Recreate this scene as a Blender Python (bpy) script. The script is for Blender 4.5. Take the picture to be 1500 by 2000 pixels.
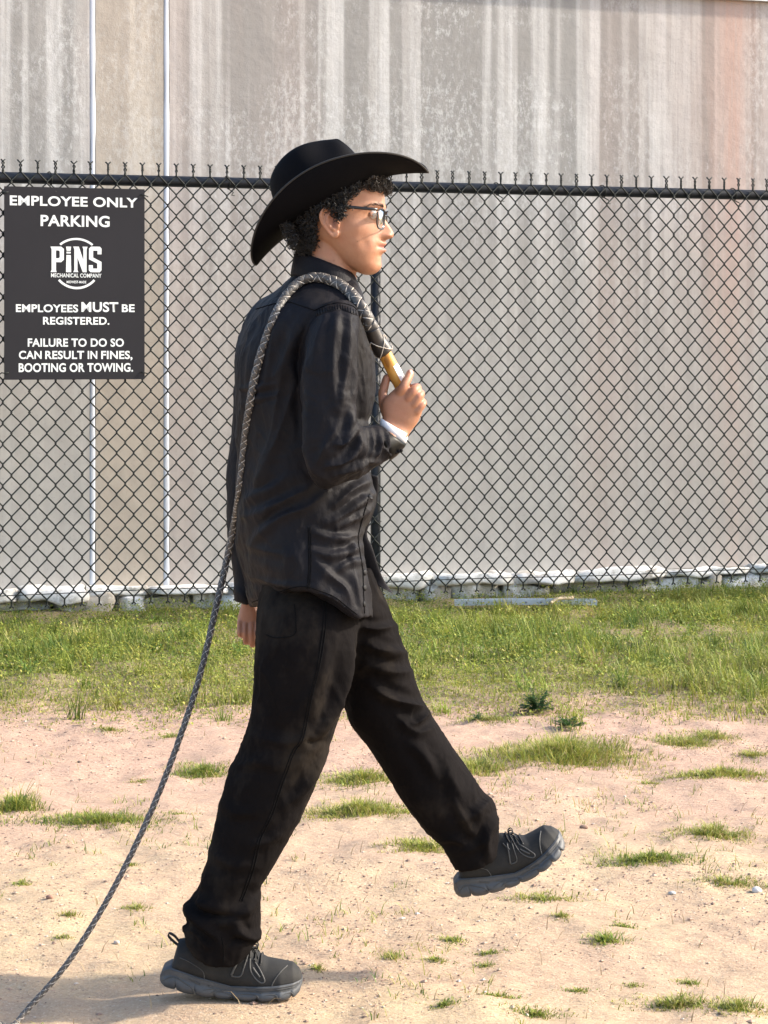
import bpy, bmesh, math, random
import numpy as np
from mathutils import Vector, Matrix
from mathutils.bvhtree import BVHTree

# ------------------------------------------------------------------ camera, sky, sun, exposure
scene = bpy.context.scene
for o in list(bpy.data.objects):
    bpy.data.objects.remove(o, do_unlink=True)
col = scene.collection
R = math.radians
FPX, D0, CH = 4400.0, 4.68, 1.34      # focal length in photo pixels, distance to the walker, eye height
cam_d = bpy.data.cameras.new('camera')
cam = bpy.data.objects.new('camera', cam_d); col.objects.link(cam)
cam.location = (0, -D0, CH); cam.rotation_euler = (R(90), 0, 0)
cam_d.sensor_fit = 'VERTICAL'; cam_d.sensor_height = 24; cam_d.lens = FPX/2000*24
cam_d.shift_y = -(1000-678)/2000
cam_d.clip_start = 0.05; cam_d.clip_end = 1000
scene.camera = cam
scene.render.resolution_x, scene.render.resolution_y = 768, 1024

SUN_AZ, SUN_EL = R(5), R(32)          # azimuth measured from +X (walking direction) towards the wall
to_sun = Vector((math.cos(SUN_AZ)*math.cos(SUN_EL), math.sin(SUN_AZ)*math.cos(SUN_EL), math.sin(SUN_EL)))
world = bpy.data.worlds.new('World'); scene.world = world; world.use_nodes = True
wn = world.node_tree
sky = wn.nodes.new('ShaderNodeTexSky'); sky.sky_type = 'NISHITA'; sky.sun_disc = False
sky.sun_elevation = SUN_EL; sky.sun_rotation = R(90)-SUN_AZ
sky.air_density = 1.0; sky.dust_density = 2.5; sky.ozone_density = 0.8
wn.links.new(sky.outputs[0], wn.nodes['Background'].inputs[0])
wn.nodes['Background'].inputs[1].default_value = 0.15
sd = bpy.data.lights.new('sun', 'SUN'); sd.energy = 2.8; sd.angle = R(2.5); sd.color = (1.0, 0.90, 0.76)
so = bpy.data.objects.new('sun', sd); col.objects.link(so)
so.rotation_euler = to_sun.to_track_quat('Z', 'Y').to_euler(); so.location = (8, 0, 8)
scene.view_settings.view_transform = 'Standard'; scene.view_settings.look = 'None'
scene.view_settings.gamma = 1.0; scene.view_settings.exposure = 1.48
scene.view_settings.use_curve_mapping = False

# ------------------------------------------------------------------ helpers
rng = np.random.default_rng(7); random.seed(7)
def P(px, py, Y=0.0):                 # a traced outline point at its own distance, in metres
    d = D0+Y
    return np.array(((px-750)/FPX*d, Y, CH-(py-678)/FPX*d))
def G(px, py, z=0.0):                 # a point on the ground
    d = (CH-z)*FPX/(py-678)
    return np.array(((px-750)/FPX*d, d-D0, z))
def toPX(V):
    d = V[:, 1]+D0
    return V[:, 0]/d*FPX+750, 678+(CH-V[:, 2])/d*FPX

def hash3(i, j, k, seed):
    n = (i*374761393+j*668265263+k*2147483647+seed*1274126177) & 0xffffffff
    n = ((n ^ (n >> 13))*1274126177) & 0xffffffff
    n = ((n ^ (n >> 16))*2246822519) & 0xffffffff
    return ((n ^ (n >> 15)) & 0xffff)/65535.0
def vnoise(p, scale=1.0, seed=0):
    p = np.asarray(p, float)*scale
    i = np.floor(p).astype(np.int64); f = p-i; f = f*f*f*(f*(f*6-15)+10)
    r = 0
    for dx in (0, 1):
        for dy in (0, 1):
            for dz in (0, 1):
                w = (f[:, 0] if dx else 1-f[:, 0])*(f[:, 1] if dy else 1-f[:, 1])*(f[:, 2] if dz else 1-f[:, 2])
                r = r+w*hash3(i[:, 0]+dx, i[:, 1]+dy, i[:, 2]+dz, seed)
    return r*2-1
def fbm(p, scale=1.0, octv=4, seed=0, gain=0.5):
    r, a = 0, 1.0
    for o in range(octv):
        r = r+a*vnoise(p, scale*2**o, seed+o*17); a *= gain
    return r

def mesh_obj(name, V, F, mat=None, parent=None, smooth=True, cols=None, midx=None):
    me = bpy.data.meshes.new(name)
    if isinstance(F, np.ndarray) and F.ndim == 2:
        V = np.asarray(V, np.float32); n, k = F.shape
        me.vertices.add(len(V)); me.vertices.foreach_set('co', V.ravel())
        me.loops.add(n*k); me.loops.foreach_set('vertex_index', F.astype(np.int32).ravel())
        me.polygons.add(n); me.polygons.foreach_set('loop_start', np.arange(0, n*k, k, dtype=np.int32))
        me.polygons.foreach_set('loop_total', np.full(n, k, np.int32))
        me.update(calc_edges=True)
    else:
        me.from_pydata([tuple(v) for v in V], [], [tuple(int(q) for q in f) for f in F]); me.update()
    if cols is not None:
        a = me.color_attributes.new('col', 'FLOAT_COLOR', 'POINT')
        a.data.foreach_set('color', np.asarray(cols, np.float32).ravel())
    mats = mat if isinstance(mat, (list, tuple)) else [mat]
    for m in mats:
        if m: me.materials.append(m)
    if midx is not None:
        me.polygons.foreach_set('material_index', np.asarray(midx, np.int32))
    me.polygons.foreach_set('use_smooth', np.full(len(me.polygons), smooth))
    o = bpy.data.objects.new(name, me); col.objects.link(o)
    if parent: o.parent = parent
    return o
def tag(o, label=None, cat=None, group=None, kind=None):
    if label: o['label'] = label
    if cat: o['category'] = cat
    if group: o['group'] = group
    if kind: o['kind'] = kind
    return o
def empty(name, loc=(0, 0, 0), rz=0.0):
    o = bpy.data.objects.new(name, None); col.objects.link(o)
    o.location = loc; o.rotation_euler = (0, 0, rz); o.empty_display_size = 0.1
    return o
class MB:                             # collects several shapes of one part
    def __init__(s): s.V = []; s.F = []; s.n = 0; s.M = []
    def add(s, V, F, m=0):
        V = np.asarray(V, float)
        s.V.append(V); s.F += [tuple(int(i)+s.n for i in f) for f in F]; s.n += len(V); s.M += [m]*len(F)
    def build(s, name, mat, parent=None, smooth=True):
        return mesh_obj(name, np.concatenate(s.V), s.F, mat, parent, smooth, midx=s.M)
def cr(rows, n):                      # Catmull-Rom through rows of numbers
    A = np.asarray(rows, float); m = len(A)
    t = np.linspace(0, m-1, n); i = np.clip(t.astype(int), 0, m-2); f = (t-i)[:, None]
    p0 = A[np.clip(i-1, 0, m-1)]; p1 = A[i]; p2 = A[i+1]; p3 = A[np.clip(i+2, 0, m-1)]
    return 0.5*((2*p1)+(-p0+p2)*f+(2*p0-5*p1+4*p2-p3)*f*f+(-p0+3*p1-3*p2+p3)*f**3)
def loft(rings, cap=True, closed=True):
    rings = np.asarray(rings); m, n, _ = rings.shape
    V = rings.reshape(-1, 3); F = []
    for i in range(m-1):
        for j in range(n if closed else n-1):
            k = (j+1) % n
            F.append((i*n+j, i*n+k, (i+1)*n+k, (i+1)*n+j))
    if cap and closed:
        V = np.vstack([V, rings[0].mean(0), rings[-1].mean(0)]); a = m*n
        for j in range(n):
            k = (j+1) % n
            F.append((k, j, a)); F.append(((m-1)*n+j, (m-1)*n+k, a+1))
    return V, F
def frames(C):
    C = np.asarray(C, float); T = np.gradient(C, axis=0); T /= np.linalg.norm(T, axis=1)[:, None]+1e-12
    u = np.cross(T[0], (0.3, 1, 0.2)); u /= np.linalg.norm(u); U = [u]
    for t in T[1:]:
        u = U[-1]-t*np.dot(U[-1], t); u /= np.linalg.norm(u); U.append(u)
    U = np.array(U); return T, U, np.cross(T, U)
def tube(C, r, n=8, cap=True):
    C = np.asarray(C, float); T, U, W = frames(C); r = np.broadcast_to(np.asarray(r, float), (len(C),))
    a = np.linspace(0, 2*math.pi, n, endpoint=False)
    rings = C[:, None]+r[:, None, None]*(np.cos(a)[None, :, None]*U[:, None]+np.sin(a)[None, :, None]*W[:, None])
    return loft(rings, cap)
def box(x0, x1, y0, y1, z0, z1):
    V = [(x, y, z) for z in (z0, z1) for y in (y0, y1) for x in (x0, x1)]
    F = [(0, 2, 3, 1), (4, 5, 7, 6), (0, 1, 5, 4), (2, 6, 7, 3), (0, 4, 6, 2), (1, 3, 7, 5)]
    return np.array(V, float), F
def sphere(c, r, nu=16, nv=10, sc=(1, 1, 1)):
    rings = []
    for i in range(1, nv):
        a = math.pi*i/nv
        th = np.linspace(0, 2*math.pi, nu, endpoint=False)
        rings.append(np.stack([np.cos(th)*math.sin(a)*sc[0], np.sin(th)*math.sin(a)*sc[1], np.full(nu, math.cos(a)*sc[2])], 1)*r+np.asarray(c))
    V, F = loft(rings, cap=True)
    V[-2] = np.asarray(c)+(0, 0, r*sc[2]); V[-1] = np.asarray(c)-(0, 0, r*sc[2])
    return V, F

# ------------------------------------------------------------------ materials
def mat(name, c=(0.5, 0.5, 0.5), rough=0.6, metal=0.0, spec=0.5):
    m = bpy.data.materials.new(name); m.use_nodes = True
    b = m.node_tree.nodes['Principled BSDF']
    b.inputs['Base Color'].default_value = (*c, 1); b.inputs['Roughness'].default_value = rough
    b.inputs['Metallic'].default_value = metal; b.inputs['Specular IOR Level'].default_value = spec
    return m
class NT:
    def __init__(s, m): s.t = m.node_tree; s.b = s.t.nodes['Principled BSDF']; s.co = None
    def new(s, t, **k):
        n = s.t.nodes.new(t)
        for a, v in k.items(): setattr(n, a, v)
        return n
    def link(s, a, b): s.t.links.new(a, b)
    def coords(s, scale=(1, 1, 1), loc=(0, 0, 0)):
        if not s.co: s.co = s.new('ShaderNodeTexCoord')
        mp = s.new('ShaderNodeMapping'); mp.inputs['Scale'].default_value = scale; mp.inputs['Location'].default_value = loc
        s.link(s.co.outputs['Object'], mp.inputs[0]); return mp.outputs[0]
    def noise(s, scale, vec=None, detail=4, rough=0.55, dist=0):
        n = s.new('ShaderNodeTexNoise'); n.inputs['Scale'].default_value = scale; n.inputs['Detail'].default_value = detail
        n.inputs['Roughness'].default_value = rough; n.inputs['Distortion'].default_value = dist
        s.link(vec if vec is not None else s.coords(), n.inputs['Vector']); return n.outputs['Fac']
    def ramp(s, f, stops):
        n = s.new('ShaderNodeValToRGB'); e = n.color_ramp.elements
        while len(e) > 1: e.remove(e[-1])
        for i, (p, c) in enumerate(stops):
            q = e[0] if i == 0 else e.new(p)
            q.position = p; q.color = (*c, 1) if isinstance(c, tuple) else (c, c, c, 1)
        s.link(f, n.inputs[0]); return n.outputs[0]
    def mix(s, f, a, b, blend='MIX'):
        n = s.new('ShaderNodeMix', data_type='RGBA', blend_type=blend)
        for v, i in ((f, 0), (a, 6), (b, 7)):
            if isinstance(v, (int, float)): n.inputs[i].default_value = v
            elif isinstance(v, tuple): n.inputs[i].default_value = (*v, 1)
            else: s.link(v, n.inputs[i])
        return n.outputs[2]
    def math(s, op, a, b=0.0):
        n = s.new('ShaderNodeMath', operation=op)
        for v, i in ((a, 0), (b, 1)):
            if isinstance(v, (int, float)): n.inputs[i].default_value = v
            else: s.link(v, n.inputs[i])
        return n.outputs[0]
    def color(s, c): s.link(c, s.b.inputs['Base Color'])
    def bump(s, h, strength=0.3, dist=0.01):
        n = s.new('ShaderNodeBump'); n.inputs['Strength'].default_value = strength; n.inputs['Distance'].default_value = dist
        s.link(h, n.inputs['Height'])
        if s.b.inputs['Normal'].is_linked: s.link(s.b.inputs['Normal'].links[0].from_socket, n.inputs['Normal'])
        s.link(n.outputs[0], s.b.inputs['Normal'])

def mat_concrete(name, base, dark, light, pink, seed, stripes=1.0):
    m = mat(name, base, 0.92, spec=0.2); n = NT(m)
    c0 = n.coords((1, 1, 1), (seed, 0, 0))
    sep = n.new('ShaderNodeSeparateXYZ'); n.link(n.co.outputs['Object'], sep.inputs[0]); z = sep.outputs[2]
    wob = n.noise(3.0, n.coords((1, 1, 0.25), (seed, 0, 0)), 3)
    st = n.noise(8.5, n.coords((1, 1, 0.014), (seed*1.7, 0, 0)), 2, 0.5, 0.15)
    st2 = n.noise(22.0, n.coords((1, 1, 0.025), (seed*3.1, 0, 0)), 3, 0.6, 0.1)
    band = n.ramp(st, [(0.45, 0.95), (0.48, 0.75), (0.52, 0.18), (0.60, 0.0)])
    hi = n.new('ShaderNodeMapRange'); hi.interpolation_type = 'SMOOTHSTEP'
    hi.inputs[1].default_value = 0.7; hi.inputs[2].default_value = 2.6
    n.link(z, hi.inputs[0])
    up = n.math('ADD', n.math('MULTIPLY', hi.outputs[0], 0.85), 0.12)
    bandm = n.math('MULTIPLY', n.math('MULTIPLY', band, up), stripes)
    c = n.mix(n.math('MULTIPLY', n.ramp(st2, [(0.42, 0.0), (0.62, 0.85)]), n.math('ADD', n.math('MULTIPLY', up, 0.85), 0.10)), base, light)
    c = n.mix(bandm, c, dark)
    # efflorescence: broken pale crust in patches
    big = n.noise(1.5, c0, 3); fine = n.noise(34, n.coords((1, 1, 0.55), (seed, 0, 0)), 8, 0.80, 0.0)
    crust = n.math('MULTIPLY', n.ramp(n.math('ADD', fine, n.math('MULTIPLY', wob, 0.30)), [(0.64, 0.0), (0.76, 1.0)]),
                   n.ramp(big, [(0.40, 0.0), (0.56, 1.0)]))
    c = n.mix(n.math('MULTIPLY', n.math('MULTIPLY', crust, up), 0.5*stripes), c, (0.68, 0.69, 0.69))
    pk = n.noise(1.15, n.coords((1, 1, 0.12), (seed+5.3, 0, 0)), 4)
    c = n.mix(n.math('MULTIPLY', n.ramp(pk, [(0.48, 0.0), (0.66, 1.0)]), 0.22), c, pink)
    gx_ = n.new('ShaderNodeMath', operation='PINGPONG'); gx_.inputs[1].default_value = 50.0
    n.link(n.math('ABSOLUTE', n.math('ADD', n.math('SUBTRACT', sep.outputs[0], 2.03), n.math('MULTIPLY', n.math('SUBTRACT', wob, 0.5), 0.30))), gx_.inputs[0])
    c = n.mix(n.math('MULTIPLY', n.math('MULTIPLY', n.ramp(gx_.outputs[0], [(0.02, 1.0), (0.26, 0.0)]), n.ramp(st2, [(0.35, 0.35), (0.6, 1.0)])), n.math('ADD', n.math('MULTIPLY', up, 0.75), 0.2)), c, pink)
    sp = n.noise(70, c0, 3); c = n.mix(n.ramp(sp, [(0.30, 0.35), (0.42, 0.0)]), c, tuple(q*0.62 for q in base))
    cl = n.noise(5, c0, 5, 0.65); c = n.mix(0.35, c, n.ramp(cl, [(0.3, 0.72), (0.7, 1.0)]), 'MULTIPLY')
    n.color(c)
    n.bump(n.noise(140, c0, 4, 0.7), 0.25, 0.004); n.bump(n.noise(9, c0, 4), 0.25, 0.02)
    return m
M = {}
M['concrete'] = mat_concrete('weathered_concrete', (0.400, 0.388, 0.372), (0.270, 0.262, 0.250), (0.57, 0.565, 0.555), (0.46, 0.30, 0.245), 3.3)
M['concrete_tan'] = mat_concrete('tan_concrete', (0.41, 0.365, 0.315), (0.32, 0.288, 0.252), (0.50, 0.45, 0.385), (0.54, 0.45, 0.37), 9.1, 0.6)
M['caulk'] = mat('pale_caulk', (0.50, 0.535, 0.60), 0.7)
M['coping'] = mat('galvanised_coping', (0.62, 0.63, 0.66), 0.4, 0.3)
def mat_stone(name, a, b, white):
    m = mat(name, a, 0.95, spec=0.2); n = NT(m)
    c = n.mix(n.noise(9, None, 5, 0.7), a, b)
    w = n.ramp(n.math('ADD', n.noise(7, None, 6, 0.7), white), [(0.50, 0.0), (0.58, 1.0)])
    c = n.mix(w, c, (0.74, 0.74, 0.72))
    c = n.mix(n.math('MULTIPLY', n.ramp(n.noise(13, None, 5, 0.7), [(0.55, 0.0), (0.7, 1.0)]), 0.6), c, (0.16, 0.15, 0.12))
    n.color(c); n.bump(n.noise(40, None, 5, 0.7), 0.6, 0.01)
    return m
M['stone_white'] = mat_stone('limewashed_stone', (0.36, 0.34, 0.31), (0.50, 0.48, 0.45), 0.10)
M['stone_grey'] = mat_stone('bare_stone', (0.30, 0.27, 0.22), (0.46, 0.43, 0.38), -0.06)
M['stone_cream'] = mat_stone('cream_stone', (0.46, 0.43, 0.36), (0.56, 0.53, 0.46), 0.03)
M['vinyl'] = mat('black_vinyl_coating', (0.008, 0.012, 0.012), 0.5, spec=0.3)
M['vinyl_rail'] = mat('black_powder_coat', (0.007, 0.010, 0.016), 0.45, spec=0.35)
m = mat('sign_board', (0.02, 0.02, 0.024), 0.6, spec=0.2); n = NT(m)
n.color(n.mix(n.noise(4, None, 4, 0.6), (0.017, 0.0165, 0.020), (0.023, 0.022, 0.026))); M['sign'] = m
M['sign_white'] = mat('sign_white_print', (0.74, 0.77, 0.77), 0.5)
# sand
m = mat('sand', (0.5, 0.36, 0.25), 0.95, spec=0.15); n = NT(m)
c = n.mix(n.ramp(n.noise(0.9, None, 5, 0.6), [(0.38, 0.0), (0.62, 1.0)]), (0.440, 0.312, 0.212), (0.475, 0.362, 0.224))
gm0 = n.new('ShaderNodeSeparateXYZ'); n.link(n.co.outputs['Object'], gm0.inputs[0]); pkm = n.new('ShaderNodeMapRange'); pkm.inputs[1].default_value = 0.9; pkm.inputs[2].default_value = 2.6
n.link(n.math('ADD', gm0.outputs[1], n.math('MULTIPLY', n.math('SUBTRACT', n.noise(1.3, None, 4), 0.5), 3.0)), pkm.inputs[0])
c = n.mix(n.math('MULTIPLY', pkm.outputs[0], 0.75), c, (0.415, 0.270, 0.215))
c = n.mix(n.ramp(n.noise(6, None, 6, 0.7), [(0.35, 0.45), (0.6, 0.0)]), c, (0.35, 0.24, 0.175))
gm = n.new('ShaderNodeSeparateXYZ'); n.link(n.co.outputs['Object'], gm.inputs[0])
mr = n.new('ShaderNodeMapRange'); mr.inputs[1].default_value = 4.0; mr.inputs[2].default_value = 4.5
n.link(n.math('ADD', gm.outputs[1], n.math('MULTIPLY', n.noise(3.5, None, 4), 1.0)), mr.inputs[0])
c = n.mix(n.math('MULTIPLY', mr.outputs[0], 0.8), c, (0.17, 0.155, 0.07))
c = n.mix(n.ramp(n.noise(160, None, 3, 0.7), [(0.50, 0.0), (0.72, 0.6)]), c, (0.62, 0.52, 0.40))
c = n.mix(n.ramp(n.noise(110, None, 3, 0.75), [(0.30, 0.75), (0.42, 0.0)]), c, (0.22, 0.14, 0.10))
c = n.mix(n.ramp(n.noise(38, n.coords((0.5, 1.4, 1)), 4, 0.75), [(0.30, 0.6), (0.40, 0.0)]), c, (0.25, 0.16, 0.115))
n.color(c); n.bump(n.noise(220, None, 3, 0.7), 0.5, 0.004); n.bump(n.noise(45, n.coords((0.7, 1.3, 1)), 5, 0.7), 0.65, 0.014)
M['sand'] = m
def mat_leaf(name, attr='col', tr=0.35):
    m = mat(name, (0.1, 0.2, 0.04), 0.55, spec=0.35); n = NT(m)
    a = n.new('ShaderNodeVertexColor'); a.layer_name = attr; n.color(a.outputs[0])
    t = n.new('ShaderNodeBsdfTranslucent'); n.link(a.outputs[0], t.inputs[0])
    ms = n.new('ShaderNodeMixShader'); ms.inputs[0].default_value = tr
    n.link(n.b.outputs[0], ms.inputs[1]); n.link(t.outputs[0], ms.inputs[2])
    n.link(ms.outputs[0], m.node_tree.nodes['Material Output'].inputs[0]); return m
M['leaf'] = mat_leaf('grass_blades')
m = mat('pebble', (0.4, 0.3, 0.24), 0.9); n = NT(m)
a = n.new('ShaderNodeVertexColor'); a.layer_name = 'col'; n.color(a.outputs[0]); M['pebble'] = m
# ------------------------------------------------------------------ ground
def ground_z(X, Y):
    p = np.stack([X, Y, np.zeros_like(X)], 1)
    z = 0.012*fbm(p, 1.3, 3, 3)+0.008*fbm(p, 6, 4, 9)+0.004*vnoise(p*(0.8, 1.6, 1), 24, 21)
    edge = 3.62+0.22*vnoise(p, 1.1, 5)
    z += 0.02*np.clip((Y-edge)/0.5, 0, 1)-0.01*np.clip((Y-5.5)/1.5, 0, 1)
    z += 0.022*fbm(p, 4.5, 2, 88)*np.clip((Y-edge-0.1)/0.5, 0, 1)*np.clip((7.0-Y)/0.6, 0, 1)
    # scuffed ruts running across the sand in front of the walker
    for y0, sl, a in ((0.16, 0.05, 0.006), (0.05, 0.06, 0.006), (-0.06, 0.04, 0.004)):
        dd = (Y-(y0+sl*X+0.02*np.sin(X*5)))/0.022
        z -= a*np.exp(-dd*dd)*np.clip(vnoise(p*(1, 0.1, 1), 3, 31)+0.6, 0, 1)
    # the planted shoe presses the sand
    mk = np.exp(-(((X+0.30)/0.24)**2+((Y+0.09)/0.13)**2)**2); z = z*(1-mk)+0.0150*mk
    return z
def axis(lo, hi, d0, far):
    a = np.arange(lo, hi+1e-6, d0); g = [hi]; s = d0
    while g[-1] < far: s *= 1.35; g.append(g[-1]+s)
    h = [lo]; s = d0
    while h[-1] > -far: s *= 1.35; h.append(h[-1]-s)
    return np.concatenate([h[:0:-1], a, g[1:]])
gx = axis(-2.6, 2.6, 0.018, 250); gy = axis(-0.9, 4.2, 0.018, 250)
XX, YY = np.meshgrid(gx, gy); gxr, gyr = XX.ravel(), YY.ravel()
gz = ground_z(gxr, gyr)
nx, ny = len(gx), len(gy)
ii = (np.arange(ny-1)[:, None]*nx+np.arange(nx-1)[None]).ravel()
tag(mesh_obj('ground', np.stack([gxr, gyr, gz], 1), np.stack([ii, ii+1, ii+nx+1, ii+nx], 1), M['sand']), kind='structure')

# ------------------------------------------------------------------ wall of concrete panels on a rough stone footing
TH = math.atan(FPX/13474)
ct, st_ = math.cos(TH), math.sin(TH)
def along(px, D):                     # distance along a receding wall/fence line for a photo column
    k = (px-750)/FPX; return D*k/(ct-k*st_)
def height(px, py, D):
    s = along(px, D); d = D+s*st_; return CH-(py-678)/FPX*d
DW, DF = 11.9, 11.0
wall = tag(empty('concrete_wall', (0, DW-D0, 0), TH), 'tall streaked grey concrete panel wall on a limewashed rubble footing', 'wall')
s1, s2 = along(181, DW), along(325, DW)
WT = 3.27
def panel(name, x0, x1, m):
    V, F = box(x0, x1, 0, 0.20, 0.10, WT); bm = bmesh.new()
    vs = [bm.verts.new(v) for v in V]; [bm.faces.new([vs[i] for i in f]) for f in F]
    bmesh.ops.bevel(bm, geom=list(bm.edges), offset=0.004, segments=2, affect='EDGES')
    me = bpy.data.meshes.new(name); bm.to_mesh(me); bm.free(); me.materials.append(m)
    o = bpy.data.objects.new(name, me); col.objects.link(o); o.parent = wall; return o
panel('wall_panel', -9.0, s1-0.012, M['concrete'])
panel('wall_panel', s1+0.012, s2-0.012, M['concrete_tan'])
panel('wall_panel', s2+0.012, 12.0, M['concrete'])
for s in (s1, s2):
    zz = np.linspace(0.11, WT-0.01, 70); w = 0.0130+0.003*vnoise(np.stack([zz*0+s, zz, zz*0], 1), 6)
    off = 0.002*vnoise(np.stack([zz*0+s+7, zz, zz*0], 1), 4)
    rings = []
    for z, q, f in zip(zz, w, off):
        rings.append([(s+f-q, 0.03, z), (s+f-q, 0.0005, z), (s+f-q*0.4, -0.0015, z), (s+f+q*0.4, -0.0015, z), (s+f+q, 0.0005, z), (s+f+q, 0.03, z)])
    V, F = loft(rings); mesh_obj('caulk_joint', V, F, M['caulk'], wall)
V, F = box(-9.05, 12.05, -0.035, 0.235, WT, WT+0.12); mesh_obj('coping', V, F, M['coping'], wall, False)
def stone(x0, x1, z0, z1, y0, y1, m, seed):
    n = 7; bm = bmesh.new(); bmesh.ops.create_cube(bm, size=2.0)
    bmesh.ops.subdivide_edges(bm, edges=list(bm.edges), cuts=4, use_grid_fill=True)
    V = np.array([v.co[:] for v in bm.verts])
    r = np.linalg.norm(V, axis=1); k = (np.abs(V)**14).sum(1)**(1/14)
    V = V/k[:, None]                                     # rounded block
    c = np.array([(x0+x1)/2, (y0+y1)/2, (z0+z1)/2]); h = np.array([(x1-x0)/2, (y1-y0)/2, (z1-z0)/2])
    W = c+V*h; W = W+np.stack([fbm(W+seed, 12, 3, 1), fbm(W+seed, 12, 3, 2), fbm(W+seed, 12, 3, 3)], 1)*np.minimum(0.03, h*0.6)
    for v, w in zip(bm.verts, W): v.co = w
    me = bpy.data.meshes.new('stone'); bm.to_mesh(me); bm.free(); me.materials.append(m)
    me.polygons.foreach_set('use_smooth', np.full(len(me.polygons), True))
    o = bpy.data.objects.new('stone', me); col.objects.link(o); o.parent = wall
x = -5.2; k = 0
while x < 6.0:                                           # flat capping stones
    w = rng.uniform(0.22, 0.55)
    stone(x+0.004, x+w-0.004, 0.084+rng.uniform(-0.012, 0.008), 0.130+rng.uniform(-0.014, 0.014), -0.13+rng.uniform(-0.045, 0.03), 0.05, M['stone_white'], k*3.1)
    x += w; k += 1
x = -5.2
while x < 6.0:
    w = rng.uniform(0.12, 0.36); g = rng.choice([0.004, 0.006, 0.035], p=[0.5, 0.35, 0.15])
    m_ = M[['stone_white', 'stone_grey', 'stone_cream'][rng.choice(3, p=[0.4, 0.3, 0.3])]]
    stone(x+0.003, x+w-g, -0.12, 0.088+rng.uniform(-0.022, 0.008), -0.095+rng.uniform(-0.05, 0.05), 0.05, m_, k*2.3)
    x += w; k += 1
V, F = box(-9, 12, 0.0, 0.3, -0.1, 0.12); mesh_obj('footing_core', V, F, M['stone_grey'], wall, False)

# ------------------------------------------------------------------ chain-link fence
fence = tag(empty('chain_link_fence', (0, DF-D0, 0), TH), 'black vinyl coated chain link fence with top rail before the concrete wall', 'fence')
ZT, ZB = CH+0.785, 0.165
WD = 0.0818; NR = 41; HH = (ZT+0.028-ZB)/NR              # diamond width, half rows
s_ph = along(820, DF)
def wire_path(sgn):
    pts = []; a = WD/4+0.0022
    z0 = ZB
    # bottom knuckle
    pts += [(-sgn*a+sgn*0.012, -0.004, z0-0.030), (-sgn*a+sgn*0.002, 0.004, z0-0.022)]
    for j in range(NR+1):
        q = -sgn if j % 2 == 0 else sgn
        z = z0+j*HH; yy = 0.0035*(1 if j % 2 else -1)*sgn
        pts += [(q*(a-0.002), yy*0.4, z-0.004), (q*a, yy, z), (q*(a-0.002), yy*0.4, z+0.004)]
    qx = pts[-2][0]; zt = pts[-1][2]
    for j in range(1, 9):                                # twisted barb
        t = j/8; an = t*2*math.pi*1.5
        pts.append((qx+sgn*-0.001-math.cos(an)*0.003*sgn, 0.0035*math.sin(an)*sgn, zt+0.004+t*0.030))
    pts.append((qx+sgn*-0.004-0.010*sgn*1.0, 0.0, zt+0.050))
    return np.array(pts)
wires = []
for sgn in (1, -1):
    V, F = tube(wire_path(sgn), 0.0038, 5); o = mesh_obj('wire', V, F, M['vinyl'], fence); wires.append(o)
k0 = int(math.floor((-4.9-s_ph)/(WD/2))); first = [True, True]
k0 -= k0 % 2
for k in range(k0, k0+264):
    e = k % 2
    if first[e]: o = wires[e]; first[e] = False
    else:
        o = wires[e].copy(); col.objects.link(o); o.parent = fence
    # wire e=0 ends at its right edge, e=1 at its left edge, so the two twist together at the top
    o.location = (s_ph+(k-0.5)*WD/2+rng.normal(0, 0.0005), -0.034, 0); o.rotation_euler = (0, rng.normal(0, 0.0013), 0)
xs = np.linspace(-5.2, 6.5, 60)
V, F = tube(np.stack([xs, xs*0, ZT+0.0*xs], 1), 0.0265, 20); mesh_obj('top_rail', V, F, M['vinyl_rail'], fence)
for s in (along(734, DF)-2.95, along(734, DF), along(734, DF)+2.95):
    V, F = tube([(s, 0.004, -0.2), (s, 0.004, 0.5), (s, 0.004, ZT-0.028)], 0.0245, 20); mesh_obj('post', V, F, M['vinyl_rail'], fence)
    rr = []
    for z, r in ((ZT-0.05, 0.030), (ZT-0.032, 0.036), (ZT, 0.036), (ZT+0.022, 0.033), (ZT+0.034, 0.02)): rr.append((z, r))
    V, F = tube([(s, 0.004, z) for z, r in rr], [r for z, r in rr], 20); mesh_obj('post_cap', V, F, M['vinyl_rail'], fence)
xs = np.linspace(-4.9, 5.8, 150)
V, F = tube(np.stack([xs, np.full_like(xs, -0.039), 0.196+0.003*np.sin(xs*4)], 1), 0.0022, 5); mesh_obj('tension_wire', V, F, M['vinyl'], fence)
for px in (90, 437, 600, 963, 1170, 1425):               # wire ties round the rail
    s = along(px, DF); a = np.linspace(-0.3, 5.4, 26)
    C = np.stack([s+0.012*np.sin(a*0.5)+a*0.003, np.cos(a)*0.031-0.004, ZT+np.sin(a)*0.031], 1)
    C = np.vstack([C, [s+0.03, -0.045, ZT-0.045], [s+0.036, -0.047, ZT-0.05], [s+0.026, -0.047, ZT-0.062], [s+0.041, -0.05, ZT-0.064]])
    V, F = tube(C, 0.0028, 5); mesh_obj('tie_wire', V, F, M['vinyl'], fence)
for z in (1.74, 1.30, 0.78, 0.45):
    s = along(734, DF); a = np.linspace(2.2, 7.0, 22)
    C = np.stack([s+np.sin(a)*0.030, -np.cos(a)*0.034+0.0, z+0.006*a], 1)
    V, F = tube(C, 0.0026, 5); mesh_obj('tie_wire', V, F, M['vinyl'], fence)

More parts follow.
